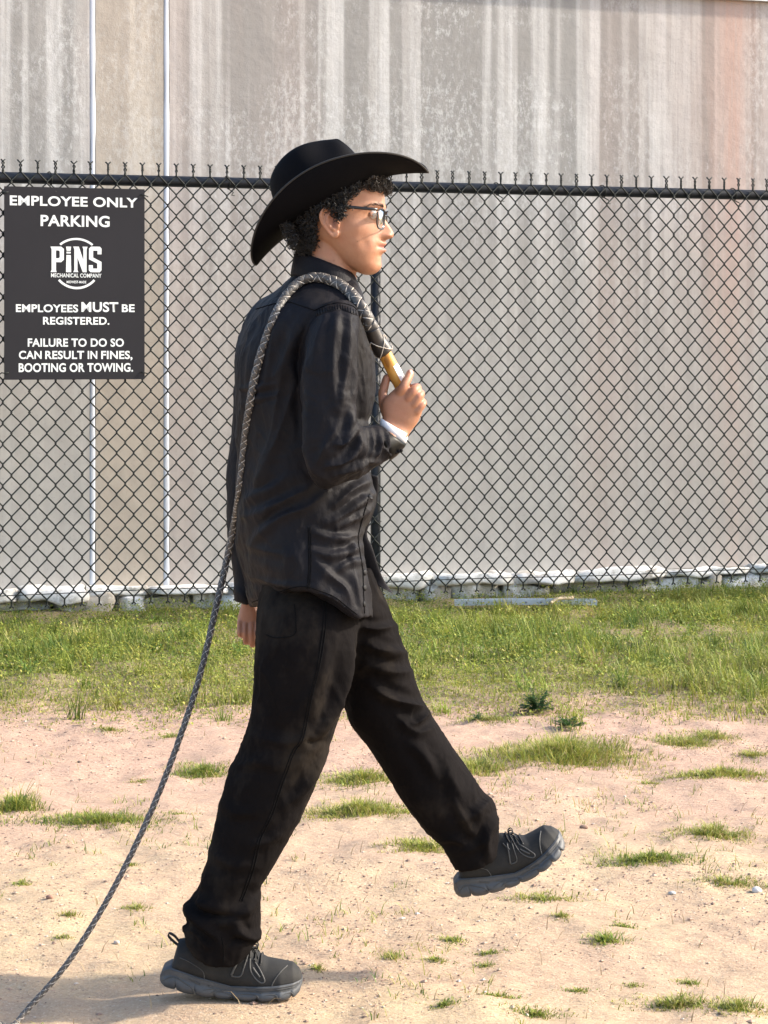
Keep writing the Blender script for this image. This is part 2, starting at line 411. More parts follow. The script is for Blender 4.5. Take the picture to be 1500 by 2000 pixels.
# ------------------------------------------------------------------ sign
sx0, sx1 = along(5, DF), along(278, DF)
sz1, sz0 = height(140, 368, DF), height(140, 741, DF)
SW, SH = sx1-sx0, sz1-sz0
sc_, cz_ = (sx0+sx1)/2, sz0
base = Vector((0, DF-D0, 0))+Matrix.Rotation(TH, 3, 'Z') @ Vector((sc_, -0.047, 0))
sign = tag(empty('parking_sign', (base.x, base.y, sz0), TH), 'dark grey employee only parking sign with white lettering tied to the fence', 'sign')
V, F = box(-SW/2, SW/2, -0.004, 0, 0, SH); mesh_obj('board', V, F, M['sign'], sign, False)
def suv(x, y):                        # enlarged-photo coordinates -> sign metres
    u = (x-20)/1285; top = 112+30*u; H = 1775-42*u
    return (u-0.5)*SW, SH*(1-(y-top)/H)
def place(o, x0, y0, x1, y1, z=-0.0046, shear=True):
    me = o.data; V = np.array([v.co[:] for v in me.vertices]); a, b = V.min(0), V.max(0)
    X0, Z1 = suv(x0, y0); X1, Z0 = suv(x1, y1)
    W = np.zeros_like(V)
    W[:, 0] = X0+(V[:, 0]-a[0])/(b[0]-a[0])*(X1-X0); W[:, 2] = Z0+(V[:, 1]-a[1])/(b[1]-a[1])*(Z1-Z0); W[:, 1] = z
    me.vertices.foreach_set('co', W.astype(np.float32).ravel()); me.update()
    o.parent = sign
def curve_mesh(cu, name, m):
    t = bpy.data.objects.new('tmp', cu); col.objects.link(t)
    dg = bpy.context.evaluated_depsgraph_get(); me = bpy.data.meshes.new_from_object(t.evaluated_get(dg))
    bpy.data.objects.remove(t); me.materials.clear(); me.materials.append(m)
    o = bpy.data.objects.new(name, me); col.objects.link(o); return o
def text(s, name='lettering', off=0.026, m=None, sp=1.04):
    cu = bpy.data.curves.new('t', 'FONT'); cu.body = s; cu.offset = off; cu.space_character = sp; cu.resolution_u = 6; cu.size = 1
    return curve_mesh(cu, name, m or M['sign_white'])
def poly(loops, name='logo_shape', m=None):
    cu = bpy.data.curves.new('p', 'CURVE'); cu.dimensions = '2D'; cu.fill_mode = 'BOTH'
    for L in loops:
        sp = cu.splines.new('POLY'); sp.points.add(len(L)-1); sp.use_cyclic_u = True
        for p, q in zip(sp.points, L): p.co = (q[0], q[1], 0, 1)
    return curve_mesh(cu, name, m or M['sign_white'])
for s, x0, y0, x1, y1 in (('EMPLOYEE ONLY', 70, 196, 1240, 311), ('PARKING', 348, 374, 980, 489),
        ('EMPLOYEES', 125, 1193, 690, 1267), ('MUST', 720, 1171, 1060, 1264), ('BE', 1093, 1192, 1212, 1263),
        ('REGISTERED.', 370, 1308, 978, 1380), ('FAILURE TO DO SO', 232, 1506, 1112, 1580),
        ('CAN', 152, 1620, 358, 1695), ('RESULT', 390, 1619, 745, 1694), ('IN', 778, 1619, 866, 1692), ('FINES,', 902, 1617, 1192, 1704), ('BOOTING OR TOWING.', 150, 1734, 1197, 1808)):
    place(text(s), x0, y0, x1, y1)
place(text('MECHANICAL COMPANY', off=0.02), 443, 909, 905, 950)
place(text('MIDWEST-MADE', off=0.02), 585, 977, 765, 1002)
def arc(a0, a1, r0, r1, n=28):
    t = np.linspace(R(a0), R(a1), n)
    return [(math.cos(q)*r1, math.sin(q)*r1) for q in t]+[(math.cos(q)*r0, math.sin(q)*r0) for q in t[::-1]]
place(poly([arc(47, 133, 0.91, 1)]), 519, 584, 829, 658)
place(poly([arc(222, 318, 0.91, 1)]), 507, 962, 847, 1056)
Lp = {  # slab letters, y measured downward in sign-photo pixels
 'P': [[(438,665),(535,665),(560,685),(560,785),(535,808),(488,808),(488,880),(494,900),(438,900),(448,880),(448,690)], [(488,700),(488,772),(512,772),(522,762),(522,710),(512,700)]],
 'N': [[(645,665),(697,665),(738,790),(738,690),(730,665),(777,665),(768,690),(768,900),(732,900),(684,765),(684,880),(692,900),(645,900),(655,880),(655,690)]],
 'S': [[(808,665),(890,665),(905,682),(905,735),(868,735),(868,702),(828,702),(828,765),(905,805),(905,882),(888,900),(805,900),(788,884),(788,835),(826,835),(826,866),(866,866),(866,820),(790,782),(790,684)]]}
Ip = [[(580,665),(626,665),(621,704),(585,704)], [(584,712),(622,712),(622,728),(584,728)], [(583,742),(623,742),(627,900),(579,900)]]
for k, L in Lp.items():
    xs_ = [p[0] for p in L[0]]; ys_ = [p[1] for p in L[0]]
    place(poly([[(x, -y) for x, y in q] for q in L], 'logo_letter'), min(xs_), min(ys_), max(xs_), max(ys_))
for q in Ip:
    xs_ = [p[0] for p in q]; ys_ = [p[1] for p in q]
    place(poly([[(x, -y) for x, y in q]], 'logo_letter'), min(xs_), min(ys_), max(xs_), max(ys_))
for x, z in ((SW/2-0.012, SH-0.03), (SW/2-0.012, 0.03), (-SW/2+0.012, SH-0.03), (-SW/2+0.012, 0.03)):
    q = 1 if x > 0 else -1
    V, F = tube([(x-q*0.006, -0.002, z+0.004), (x-q*0.004, -0.010, z+0.003), (x+q*0.012, -0.012, z), (x+q*0.024, -0.006, z-0.003*q), (x+q*0.03, 0.008, z-0.004)], 0.0028, 6)
    mesh_obj('zip_tie', V, F, M['vinyl'], sign)
# ------------------------------------------------------------------ the walker: materials
def mat_cloth(name, c, rough, weave, wr, dust=None, sheen=0.10, spec=0.2):
    m = mat(name, c, rough, spec=spec); n = NT(m)
    n.b.inputs['Sheen Weight'].default_value = sheen; n.b.inputs['Sheen Roughness'].default_value = 0.45
    n.b.inputs['Sheen Tint'].default_value = (0.75, 0.78, 0.9, 1)
    cc = n.mix(n.noise(14, None, 5, 0.65), tuple(q*0.65 for q in c), tuple(q*1.45 for q in c))
    if dust: cc = n.mix(n.math('MULTIPLY', n.ramp(n.noise(5, n.coords((1, 1, 0.7)), 5, 0.65), [(0.50, 0.0), (0.72, 1.0)]), dust[1]), cc, dust[0])
    n.color(cc)
    n.bump(n.noise(weave, None, 2), 0.15, 0.001); n.bump(n.noise(38, n.coords((1, 1, 0.6)), 4, 0.6, 0.5), wr, 0.006)
    return m
M['shirt'] = mat_cloth('washed_black_cotton', (0.0100, 0.0096, 0.0118), 0.58, 900, 0.40, ((0.022, 0.020, 0.0185), 0.4), 0.0, 0.09)
M['denim'] = mat_cloth('black_denim', (0.0070, 0.0061, 0.0062), 0.85, 800, 0.30, ((0.060, 0.049, 0.037), 0.45), 0.0, 0.03)
M['cuff'] = mat('waxed_cuff', (0.005, 0.005, 0.005), 0.35, spec=0.14)
M['thread'] = mat('grey_thread', (0.006, 0.006, 0.0065), 0.95, spec=0.05)
M['button'] = mat('dark_snap_button', (0.006, 0.006, 0.007), 0.55, spec=0.15)
M['felt'] = mat_cloth('black_felt', (0.0032, 0.0032, 0.0042), 0.7, 700, 0.05, None, 0.0, 0.06)
M['felt_edge_lit'] = mat('felt_edge_lit', (0.02, 0.019, 0.018), 0.8)  # light caught by the brim edge, put in as a paler felt colour
def mat_skin():
    m = mat('skin', (0.46, 0.25, 0.165), 0.48, spec=0.4); n = NT(m)
    a = n.new('ShaderNodeVertexColor'); a.layer_name = 'col'
    c = n.mix(0.5, a.outputs[0], n.ramp(n.noise(70, None, 4, 0.6), [(0.3, (0.80, 0.72, 0.68)), (0.7, (1.0, 1.0, 1.0))]), 'MULTIPLY')
    c = n.mix(n.math('MULTIPLY', n.ramp(n.noise(26, None, 4, 0.65), [(0.45, 0.0), (0.7, 1.0)]), 0.35), c, (0.36, 0.145, 0.09))
    n.color(c)
    n.b.inputs['Subsurface Weight'].default_value = 0.12; n.b.inputs['Subsurface Radius'].default_value = (0.012, 0.005, 0.003)
    n.b.inputs['Subsurface Scale'].default_value = 0.6
    n.bump(n.noise(420, None, 3), 0.25, 0.001); n.bump(n.noise(90, None, 4, 0.6), 0.18, 0.003); return m
M['skin'] = mat_skin()
M['hair'] = mat('black_curly_hair', (0.004, 0.0033, 0.003), 0.42)
M['hair_lit'] = mat('black_hair_lit', (0.016, 0.010, 0.006), 0.45)  # lit copy of the black hair: the light is put into the colour
M['frame'] = mat('dark_acetate', (0.018, 0.018, 0.02), 0.25)
m = mat('spectacle_lens', (1, 1, 1), 0.02); m.node_tree.nodes['Principled BSDF'].inputs['Transmission Weight'].default_value = 1.0
m.node_tree.nodes['Principled BSDF'].inputs['IOR'].default_value = 1.08; M['lens'] = m
nt_ = M['lens'].node_tree; tb0 = nt_.nodes.new('ShaderNodeBsdfTransparent'); gb0 = nt_.nodes.new('ShaderNodeBsdfGlossy'); gb0.inputs['Roughness'].default_value = 0.02
fr0 = nt_.nodes.new('ShaderNodeFresnel'); fr0.inputs[0].default_value = 1.35; mx0 = nt_.nodes.new('ShaderNodeMixShader')
nt_.links.new(fr0.outputs[0], mx0.inputs[0]); nt_.links.new(tb0.outputs[0], mx0.inputs[1]); nt_.links.new(gb0.outputs[0], mx0.inputs[2]); nt_.links.new(mx0.outputs[0], nt_.nodes['Material Output'].inputs[0])
M['eye'] = mat('eye_white', (0.55, 0.5, 0.46), 0.2); M['iris'] = mat('brown_iris', (0.03, 0.015, 0.008), 0.15)
def mat_dusty(name, c, d, rough, k):
    m = mat(name, c, rough); n = NT(m)
    n.color(n.mix(n.math('MULTIPLY', n.ramp(n.noise(22, None, 5, 0.7), [(0.42, 0.0), (0.7, 1.0)]), k), c, d))
    n.bump(n.noise(300, None, 3), 0.2, 0.001); return m
M['shoe'] = mat_dusty('dark_grey_shoe_mesh', (0.0065, 0.0072, 0.0078), (0.03, 0.028, 0.025), 0.8, 0.4)
M['overlay'] = mat_dusty('grey_shoe_overlay', (0.045, 0.047, 0.048), (0.08, 0.077, 0.07), 0.6, 0.5)
M['sole'] = mat_dusty('slate_rubber_sole', (0.040, 0.048, 0.058), (0.10, 0.097, 0.092), 0.55, 0.45)
M['lace'] = mat('black_lace', (0.012, 0.012, 0.012), 0.8)
M['wristband'] = mat('white_wristband', (0.82, 0.84, 0.88), 0.4)
M['ink'] = mat('black_print', (0.02, 0.02, 0.022), 0.6)
M['leather'] = mat_dusty('dark_brown_leather', (0.016, 0.013, 0.011), (0.045, 0.036, 0.03), 0.42, 0.6)
M['leather_grey'] = mat_dusty('worn_grey_leather', (0.060, 0.055, 0.051), (0.12, 0.11, 0.10), 0.5, 0.6)
M['raw_edge'] = mat('raw_leather_edge', (0.50, 0.45, 0.39), 0.7)
m = mat('varnished_wood', (0.55, 0.30, 0.09), 0.35); n = NT(m)
n.color(n.ramp(n.noise(60, n.coords((1.0, 1.0, 0.12)), 3, 0.5), [(0.38, (0.30, 0.12, 0.02)), (0.46, (0.56, 0.27, 0.05)), (0.7, (0.62, 0.34, 0.08))]))
M['wood'] = m

# ------------------------------------------------------------------ cloth and body modelling tools
def ring_lr(L, Rr, Yc, b, n=40, e=2.25, drop=0.0, bf=None):
    """ring through two outline points; b = half depth towards the camera (bf away from it)"""
    A, B = P(L[0], L[1], Yc), P(Rr[0], Rr[1], Yc); c = (A+B)/2; u = (B-A)/2
    t = np.linspace(0, 2*math.pi, n, endpoint=False); ct_, s_ = np.cos(t), np.sin(t)
    cx = np.sign(ct_)*np.abs(ct_)**(2/e); sx = np.sign(s_)*np.abs(s_)**(2/e)
    dep = np.where(sx < 0, b, bf if bf else b)
    r = c+cx[:, None]*u+sx[:, None]*dep[:, None]*np.array((0, 1, 0))
    r[:, 2] -= drop*np.maximum(0, -sx)
    return r
def limb(rows, m=60, n=40, e=2.25):
    """rows: Lx,Ly,Rx,Ry,Yc,b[,drop]"""
    rows = [tuple(r)+(0.0,)*(7-len(r)) for r in rows]
    A = cr(rows, m)
    return loft([ring_lr((a[0], a[1]), (a[2], a[3]), a[4], a[5], n, e, a[6]) for a in A])
def remesh(parts, vox, smooth=6, fac=0.5):
    mb = MB()
    for V, F in parts: mb.add(V, F)
    o = mb.build('tmp', None); me0 = o.data
    bm = bmesh.new(); bm.from_mesh(me0); bmesh.ops.recalc_face_normals(bm, faces=list(bm.faces)); bm.to_mesh(me0); bm.free()
    md = o.modifiers.new('r', 'REMESH'); md.mode = 'VOXEL'; md.voxel_size = vox; md.adaptivity = 0
    if smooth:
        ms = o.modifiers.new('s', 'SMOOTH'); ms.factor = fac; ms.iterations = smooth
    dg = bpy.context.evaluated_depsgraph_get(); me = bpy.data.meshes.new_from_object(o.evaluated_get(dg))
    bpy.data.objects.remove(o)
    V = np.zeros(len(me.vertices)*3, np.float32); me.vertices.foreach_get('co', V); V = V.reshape(-1, 3).astype(float)
    lt = np.zeros(len(me.polygons), np.int32); me.polygons.foreach_get('loop_total', lt)
    li = np.zeros(len(me.loops), np.int32); me.loops.foreach_get('vertex_index', li)
    F = li.reshape(-1, 4) if (lt == 4).all() else [tuple(p.vertices) for p in me.polygons]
    bpy.data.meshes.remove(me); return V, F
def normals(V, F):
    F = np.asarray(F); a, b, c, d = V[F[:, 0]], V[F[:, 1]], V[F[:, 2]], V[F[:, 3]]
    fn = np.cross(c-a, d-b); N = np.zeros_like(V)
    for k in range(4): np.add.at(N, F[:, k], fn)
    return N/(np.linalg.norm(N, axis=1)[:, None]+1e-12)
def seg_dist(x, y, pts):
    """signed distance to a polyline (positive on its left) and position along it 0..1"""
    pts = np.asarray(pts, float); L = np.concatenate([[0], np.cumsum(np.linalg.norm(np.diff(pts, axis=0), axis=1))])
    best = np.full(len(x), 1e9); sg = np.zeros(len(x)); tt = np.zeros(len(x))
    for i in range(len(pts)-1):
        a, b = pts[i], pts[i+1]; d = b-a; l2 = d @ d
        t = np.clip(((x-a[0])*d[0]+(y-a[1])*d[1])/l2, 0, 1)
        qx, qy = x-a[0]-t*d[0], y-a[1]-t*d[1]; r = np.hypot(qx, qy)
        k = r < best; best[k] = r[k]; s = d[0]*qy-d[1]*qx
        sg[k] = np.where(s[k] >= 0, 1.0, -1.0); tt[k] = (L[i]+t[k]*math.sqrt(l2))/L[-1]
    return best*sg, tt
def folds(V, F, lst, ymax=None, gain=1.85):
    """each fold: polyline (outline pixels), height in mm (negative = crease), width px[, skew]"""
    N = normals(V, F); x, y = toPX(V); D = np.zeros(len(V))
    face = np.clip((0.35-N[:, 1])/0.5, 0, 1)
    if ymax is not None: face = face*(V[:, 1] < ymax)
    for f in lst:
        pts, amp, w = f[0], gain*f[1]/1000, f[2]; sk = f[3] if len(f) > 3 else 0.55
        pts = cr(pts, max(6, 5*len(pts))) if len(pts) > 2 else np.asarray(pts, float)
        d, t = seg_dist(x, y, pts); tap = np.sin(np.clip(t, 0.04, 0.96)*math.pi)**0.6
        D += amp*tap*face*(0.55*np.exp(-(d/w)**2)+0.5*np.exp(-np.abs(d)/(0.55*w))-sk*np.exp(-((d-1.5*w)/(1.1*w))**2)-0.3*np.exp(-((d+1.7*w)/(1.3*w))**2))
    return V+N*D[:, None]
def wrinkle(V, F, amp, scale, stretch=(1, 1, 1), seed=0, mask=None):
    N = normals(V, F); q = V*np.asarray(stretch)
    wv = q+0.05*np.stack([vnoise(q, scale*0.6, seed+1), vnoise(q, scale*0.6, seed+2), vnoise(q, scale*0.6, seed+3)], 1)
    r = 1-np.abs(fbm(wv, scale, 3, seed)); r = r**2
    D = amp*(r-0.5)
    if mask is not None: D = D*mask
    return V+N*D[:, None]
def ss(x, a, b):
    t = np.clip((x-a)/(b-a), 0, 1); return t*t*(3-2*t)

walker = tag(empty('person', (P(450, 1945)[0], -0.05, 0)), 'person striding in black western hat, glasses, black shirt and trousers, holding a whip handle', 'person')
def child(o):
    o.parent = walker; o.matrix_parent_inverse = walker.matrix_basis.inverted(); return o
def cobj(name, V, F, mt, smooth=True, cols=None, parent=None):
    o = mesh_obj(name, V, F, mt, None, smooth, cols)
    if parent is None: return child(o)
    o.parent = parent; return o

# ------------------------------------------------------------------ shirt
PSI = R(20)
def torso_ring(y, xl, xr, b, yc=0.0, n=56, dyb=0.0, hem=None, e=2.4, grow=0.0):
    A, B = P(xl, y, yc), P(xr, y, yc); c = (A+B)/2; hw = (B-A)[0]/2
    a = math.sqrt(max(hw*hw-(b*math.sin(PSI))**2, 0.02**2))/math.cos(PSI)
    t = np.linspace(0, 2*math.pi, n, endpoint=False); c_, s_ = np.cos(t), np.sin(t)
    cx = np.sign(c_)*np.abs(c_)**(2/e); sx = np.sign(s_)*np.abs(s_)**(2/e)
    fw = np.array((math.cos(PSI), math.sin(PSI), 0)); lt = np.array((-math.sin(PSI), math.cos(PSI), 0))
    r = c+cx[:, None]*(a+grow)*fw+sx[:, None]*(b+grow)*lt
    r[:, 2] -= dyb*cx                                   # front lower than the back
    if hem is not None:
        px, _ = toPX(r); r[:, 2] = np.array([P(q, np.interp(q, *hem), Y)[2] for q, Y in zip(px, r[:, 1])])
    return r
hem = (np.array([440, 490, 517, 567, 596, 625, 655, 678, 699, 721, 760]), np.array([1185, 1183, 1173, 1156, 1152, 1161, 1174, 1193, 1209, 1207, 1200]))
tr = [(520, 590, 676, 0.060), (538, 578, 690, 0.066), (550, 562, 698, 0.082), (562, 545, 703, 0.110), (575, 526, 706, 0.140), (590, 507, 708, 0.163),
      (608, 492, 710, 0.176), (635, 476, 712, 0.182), (664, 465, 716, 0.178), (705, 458, 726, 0.168), (764, 459, 729, 0.160), (828, 463, 718, 0.158),
      (890, 465, 717, 0.158), (935, 464, 720, 0.160), (965, 463, 731, 0.163), (985, 462, 731, 0.165), (1032, 461, 711, 0.170), (1058, 463, 708, 0.180),
      (1100, 469, 712, 0.190), (1135, 479, 718, 0.196)]
A = cr(tr, 70); rings = [torso_ring(*a, yc=0.0) for a in A]
for t in (0.35, 0.7, 1.0):
    r = torso_ring(1135+65*t, 479+11*t, 718+3*t, 0.197+.003*t, hem=hem); q = rings[69]
    r2 = r.copy(); r2[:, 2] = q[:, 2]*(1-t)+r[:, 2]*t if t < 1 else r[:, 2]; rings.append(r2)
torso = loft(rings)
sleeve_near = limb([(628, 592, 684, 584, -.135, .045), (612, 622, 700, 606, -.172, .058), (600, 655, 706, 640, -.190, .063), (588, 705, 701, 695, -.205, .064),
    (585, 764, 698, 757, -.215, .063), (586, 830, 697, 806, -.225, .061), (589, 878, 700, 820, -.231, .060), (598, 920, 702, 828, -.234, .059),
    (617, 945, 703, 831, -.233, .057), (642, 956, 705, 832, -.228, .055), (680, 945, 711, 831, -.218, .052), (714, 929, 721, 830, -.203, .047), (743, 911, 733, 830, -.188, .042),
    (770, 894, 743, 829, -.172, .037), (783, 884, 749, 829, -.162, .034)], 90, 40)
sleeve_far = limb([(500, 606, 580, 600, .12, .05), (474, 650, 566, 640, .17, .06), (459, 705, 560, 705, .20, .06), (457, 764, 556, 764, .215, .058), (449, 852, 548, 852, .225, .056),
    (440, 925, 540, 925, .225, .055), (441, 965, 536, 965, .222, .054), (446, 1032, 528, 1030, .212, .05), (456, 1120, 512, 1116, .195, .042), (460, 1172, 500, 1178, .185, .036)], 60, 36)
V, F = remesh([torso, sleeve_near, sleeve_far], 0.0042, 5)
SF = [  # drawn folds: (polyline, mm, px width, skew)
  # armhole crease and sleeve-cap gathers
  ([(612, 615), (592, 650), (583, 700), (582, 780), (586, 860)], -7, 9, .2), ([(640, 606), (622, 660), (610, 720)], 3, 8), ([(662, 604), (652, 660), (650, 730), (655, 800)], 3.5, 9),
  ([(684, 606), (684, 660), (676, 730), (664, 800)], 4, 9), ([(696, 640), (694, 720), (688, 790)], 3, 7),
  # back folds running from armhole down
  ([(590, 640), (560, 690), (545, 760), (530, 840), (505, 930)], 5, 13), ([(585, 720), (562, 790), (540, 860), (500, 950), (478, 1000)], 4, 12),
  ([(545, 612), (530, 670), (520, 740)], 3, 12), ([(500, 640), (485, 700), (478, 770)], 2.5, 10), ([(470, 760), (500, 757), (540, 750)], 3, 6), ([(465, 790), (505, 780), (550, 768)], 2, 5),
  ([(610, 950), (560, 975), (510, 1000), (475, 1010)], 4, 9), ([(640, 960), (600, 990), (545, 1012), (490, 1060)], 4, 9), ([(560, 930), (520, 960), (480, 975)], 3, 8),
  # waist and front drag lines under the forearm
  ([(720, 940), (690, 955), (655, 985)], 6, 8), ([(730, 965), (700, 985), (665, 1010), (640, 1020)], 6, 8), ([(728, 990), (700, 1010), (660, 1028)], 5, 7),
  ([(708, 1040), (680, 1050), (640, 1050), (605, 1035)], 5, 8), ([(708, 1065), (675, 1080), (640, 1085), (610, 1075)], 4.5, 8), ([(710, 1095), (680, 1100), (655, 1120)], 3.5, 7),
  ([(700, 1050), (688, 1075), (690, 1105)], 3.5, 6), ([(690, 1190), (676, 1150), (640, 1120), (612, 1090)], 4, 8), ([(705, 1190), (698, 1150), (690, 1120)], 3, 6),
  ([(480, 1120), (530, 1140), (590, 1146), (620, 1150)], 3, 7), ([(470, 1060), (510, 1075), (560, 1085)], 2, 8), ([(500, 1040), (490, 1080), (495, 1130)], 2, 9),
  # elbow crush
  ([(702, 828), (690, 850), (672, 868), (655, 868)], 7, 7), ([(706, 830), (704, 860), (695, 885), (670, 905), (640, 912)], 8, 8), ([(715, 832), (716, 865), (708, 895), (690, 915), (655, 930)], 8, 8),
  ([(726, 834), (730, 865), (724, 890), (705, 915)], 7, 7), ([(738, 832), (745, 858), (742, 885), (728, 905)], 6, 6), ([(750, 833), (760, 860), (760, 885)], 4.5, 5),
  ([(690, 800), (684, 840), (660, 862)], 5, 8), ([(655, 840), (630, 880), (615, 915)], 3, 9), ([(600, 880), (612, 920), (640, 940)], 3, 8),
  ([(742, 905), (715, 905), (690, 925)], 4, 6), ([(768, 892), (756, 880), (750, 860)], 3, 4)]
V = folds(V, F, SF, 0.1)
V = wrinkle(V, F, 0.0065, 9, (1, 1, 0.6), 4); V = wrinkle(V, F, 0.0022, 24, (1, 1, 0.7), 14)
shirt = cobj('shirt', V, F, M['shirt']); shirtV, shirtF = V, F
bvh = BVHTree.FromPolygons([tuple(v) for v in V], [tuple(int(i) for i in f) for f in F])
CAMP = Vector((0, -D0, CH))
def hit(px, py, tree=None, default=0.0):
    """depth of the cloth surface under a traced seam point"""
    d = Vector(P(px, py, 0.0))-CAMP; d.normalize()
    h = (tree or bvh).ray_cast(CAMP, d)
    return (np.array(h[0]), np.array(h[1])) if h[0] is not None else (P(px, py, default), np.array((0, -1., 0)))
def seam(pts, r=0.0011, name='seam', mt=None, parent=None, off=0.0006, tree=None, nn=None):
    C = cr(pts, nn or 14*(len(pts)-1)); Q = []
    for x, y in C:
        p, n_ = hit(x, y, tree); Q.append(p+n_*off)
    V, F = tube(Q, r, 6); return cobj(name, V, F, mt or M['thread'], parent=parent)
def shirt_part(o): 
    o.parent = shirt; return o
def sub(o, par): o.parent = par; o.matrix_parent_inverse = par.matrix_parent_inverse if False else Matrix.Identity(4); return o
for pts in ([(500, 604), (535, 594), (562, 590), (590, 598), (615, 606)], [(615, 606), (640, 596), (664, 592), (688, 598), (697, 606)],
            [(602, 1030), (603, 1070), (603, 1110), (600, 1150)], [(606, 1030), (607, 1070), (607, 1110), (604, 1150)]):
    seam(pts, parent=shirt)
# hem stitching, placket buttons
seam([(493, 1176), (517, 1167), (567, 1149), (596, 1146), (625, 1154), (655, 1167), (678, 1185), (697, 1200)], 0.001, parent=shirt)
seam([(722, 965), (702, 1035), (700, 1060), (708, 1110), (710, 1160), (712, 1198)], 0.001, 'placket_seam', parent=shirt)
for px, py in ((726, 972), (715, 1118), (715, 1148), (714, 1180)):
    p, n_ = hit(px-3, py); V, F = sphere((0, 0, 0), 0.0065, 14, 8, (1, 1, 0.35))
    q = Vector(n_).to_track_quat('Z', 'Y').to_matrix(); V = V @ np.array(q).T+p+n_*0.001
    cobj('button', V, F, M['button'], parent=shirt)
# placket and snaps down the front of the chest
fwv = np.array((math.cos(PSI), math.sin(PSI), 0)); Q = []; bt = []
for yy in np.linspace(610, 930, 40):
    c0 = P(595, yy, 0.0); h = bvh.ray_cast(Vector(c0+fwv*1.0), Vector(-fwv))
    if h[0] is not None: Q.append(np.array(h[0])); bt.append(np.array(h[1]))
if len(Q) > 10:
    lat = np.array((-math.sin(PSI), math.cos(PSI), 0))
    rings = [[q-lat*.016-fwv*.002, q-lat*.016+fwv*.0025, q+lat*.016+fwv*.0025, q+lat*.016-fwv*.002] for q in Q]
    V, F = loft(rings); cobj('placket', V, F, M['shirt'], parent=shirt)
    for k in range(3, len(Q), 9):
        V, F = sphere(Q[k]+fwv*.003, 0.0055, 12, 8, (0.4, 1, 1)); cobj('button', V, F, M['button'], parent=shirt)
# epaulette-like stitched strip along the sleeve head
strip = []
for k, t in enumerate(np.linspace(0, 1, 26)):
    x = 617+t*80; y = np.interp(t, [0, .3, .6, 1], [607, 598, 594, 606])
    a, n1 = hit(x, y); b, n2 = hit(x+1, y+11); strip.append([a-n1*0.0008, a+n1*0.0010, b+n2*0.0010, b-n2*0.0008])
V, F = loft(strip); cobj('shoulder_piping', V, F, M['shirt'], parent=shirt)
for t in np.linspace(0.04, 0.96, 16):
    x = 617+t*80; y = np.interp(t, [0, .3, .6, 1], [607, 598, 594, 606]); a, n1 = hit(x, y+1); b, n2 = hit(x+1, y+10)
    V, F = tube([a+n1*0.0012, b+n2*0.0012], 0.0009, 5); cobj('seam', V, F, M['thread'], parent=shirt)
# collar: a stand that folds over
def band(rows, thick, name, mt, parent, a0=0, a1=360, n=64, yaw=0.0, e=2.0):
    """rows: Lx,Ly,Rx,Ry,Yc,b ; open or closed band with thickness"""
    t = np.linspace(R(a0), R(a1), n); outer = []
    for r in rows:
        A, B = P(r[0], r[1], r[4]), P(r[2], r[3], r[4]); c = (A+B)/2; u = (B-A)/2
        dv = np.array((-math.sin(yaw), math.cos(yaw), 0))*r[5]
        outer.append(c+np.cos(t)[:, None]*u+np.sin(t)[:, None]*dv)
    outer = np.array(outer); cen = outer.mean(1, keepdims=True); d = outer-cen; d[..., 2] = 0
    inner = outer-d/np.linalg.norm(d, axis=2, keepdims=True)*thick
    prof = np.concatenate([outer, inner[::-1]], 0).transpose(1, 0, 2)      # n x 2m x 3
    V, F = loft(prof, cap=True); return cobj(name, V, F, mt, parent=parent)
band([(576, 492, 690, 536, .0, .064), (574, 500, 696, 545, .0, .069), (571, 516, 704, 563, .0, .075), (568, 533, 711, 582, .0, .080), (569, 537, 709, 588, .0, .079)],
     0.004, 'collar', M['shirt'], shirt, 24, 336, 60, PSI*0.5)
band([(578, 500, 690, 545, .0, .062), (571, 545, 704, 592, .0, .076)], 0.003, 'collar_stand', M['shirt'], shirt, 2, 358, 60, PSI*0.5)
# the far front panel swinging open
pan = [[(716, 925), (738, 930)], [(716, 960), (739, 958)], [(708, 1000), (733, 992)], [(700, 1040), (717, 1040)], [(700, 1070), (727, 1068)], [(706, 1100), (741, 1112)], [(716, 1125), (752, 1136)], [(733, 1140), (765, 1154)], [(755, 1153), (769, 1161)]]
rows = []
for i, ((x0, y0), (x1, y1)) in enumerate(pan):
    rows.append([x0, y0, x1, y1, 0.075+0.004*math.sin(i*1.3), 0.004])
V, F = limb(rows, 40, 16); cobj('front_panel', V, F, M['shirt'], parent=shirt)
# cuff of the near sleeve
ax_a, ax_b = (763, 900, 741, 829), (789, 881, 754, 826)
band([(764, 899, 737, 832, -.172, .0385), (776, 890, 740, 831, -.166, .0375), (791, 873, 742, 832, -.160, .034), (794, 867, 741, 830, -.158, .032)], 0.004, 'cuff', M['cuff'], shirt, 0, 360, 48)
for k in range(3):
    px, py = 771+k*5, 884-k*2
    V, F = sphere(P(px+3, py, -.186), 0.0035, 10, 6); cobj('button', V, F, M['button'], parent=shirt)

# ------------------------------------------------------------------ trousers
near_leg = limb([(512, 1105, 700, 1105, -.03, .085), (510, 1150, 700, 1150, -.045, .10), (503, 1200, 697, 1205, -.070, .108), (499, 1270, 693, 1270, -.085, .112), (494, 1350, 676, 1352, -.09, .105), (488, 1400, 663, 1410, -.09, .10),
    (469, 1460, 642, 1470, -.09, .095), (447, 1508, 622, 1520, -.09, .092), (428, 1570, 596, 1580, -.09, .090), (411, 1650, 553, 1658, -.09, .085), (398, 1700, 526, 1706, -.09, .082), (389, 1733, 508, 1732, -.09, .080),
    (371, 1750, 510, 1750, -.09, .082), (361, 1772, 511, 1775, -.09, .084), (366, 1798, 511, 1806, -.09, .078, .004), (357, 1811, 507, 1828, -.09, .076, .012), (361, 1829, 494, 1845, -.09, .070, .028), (366, 1835, 488, 1849, -.09, .068, .032)], 110, 44, 2.3)
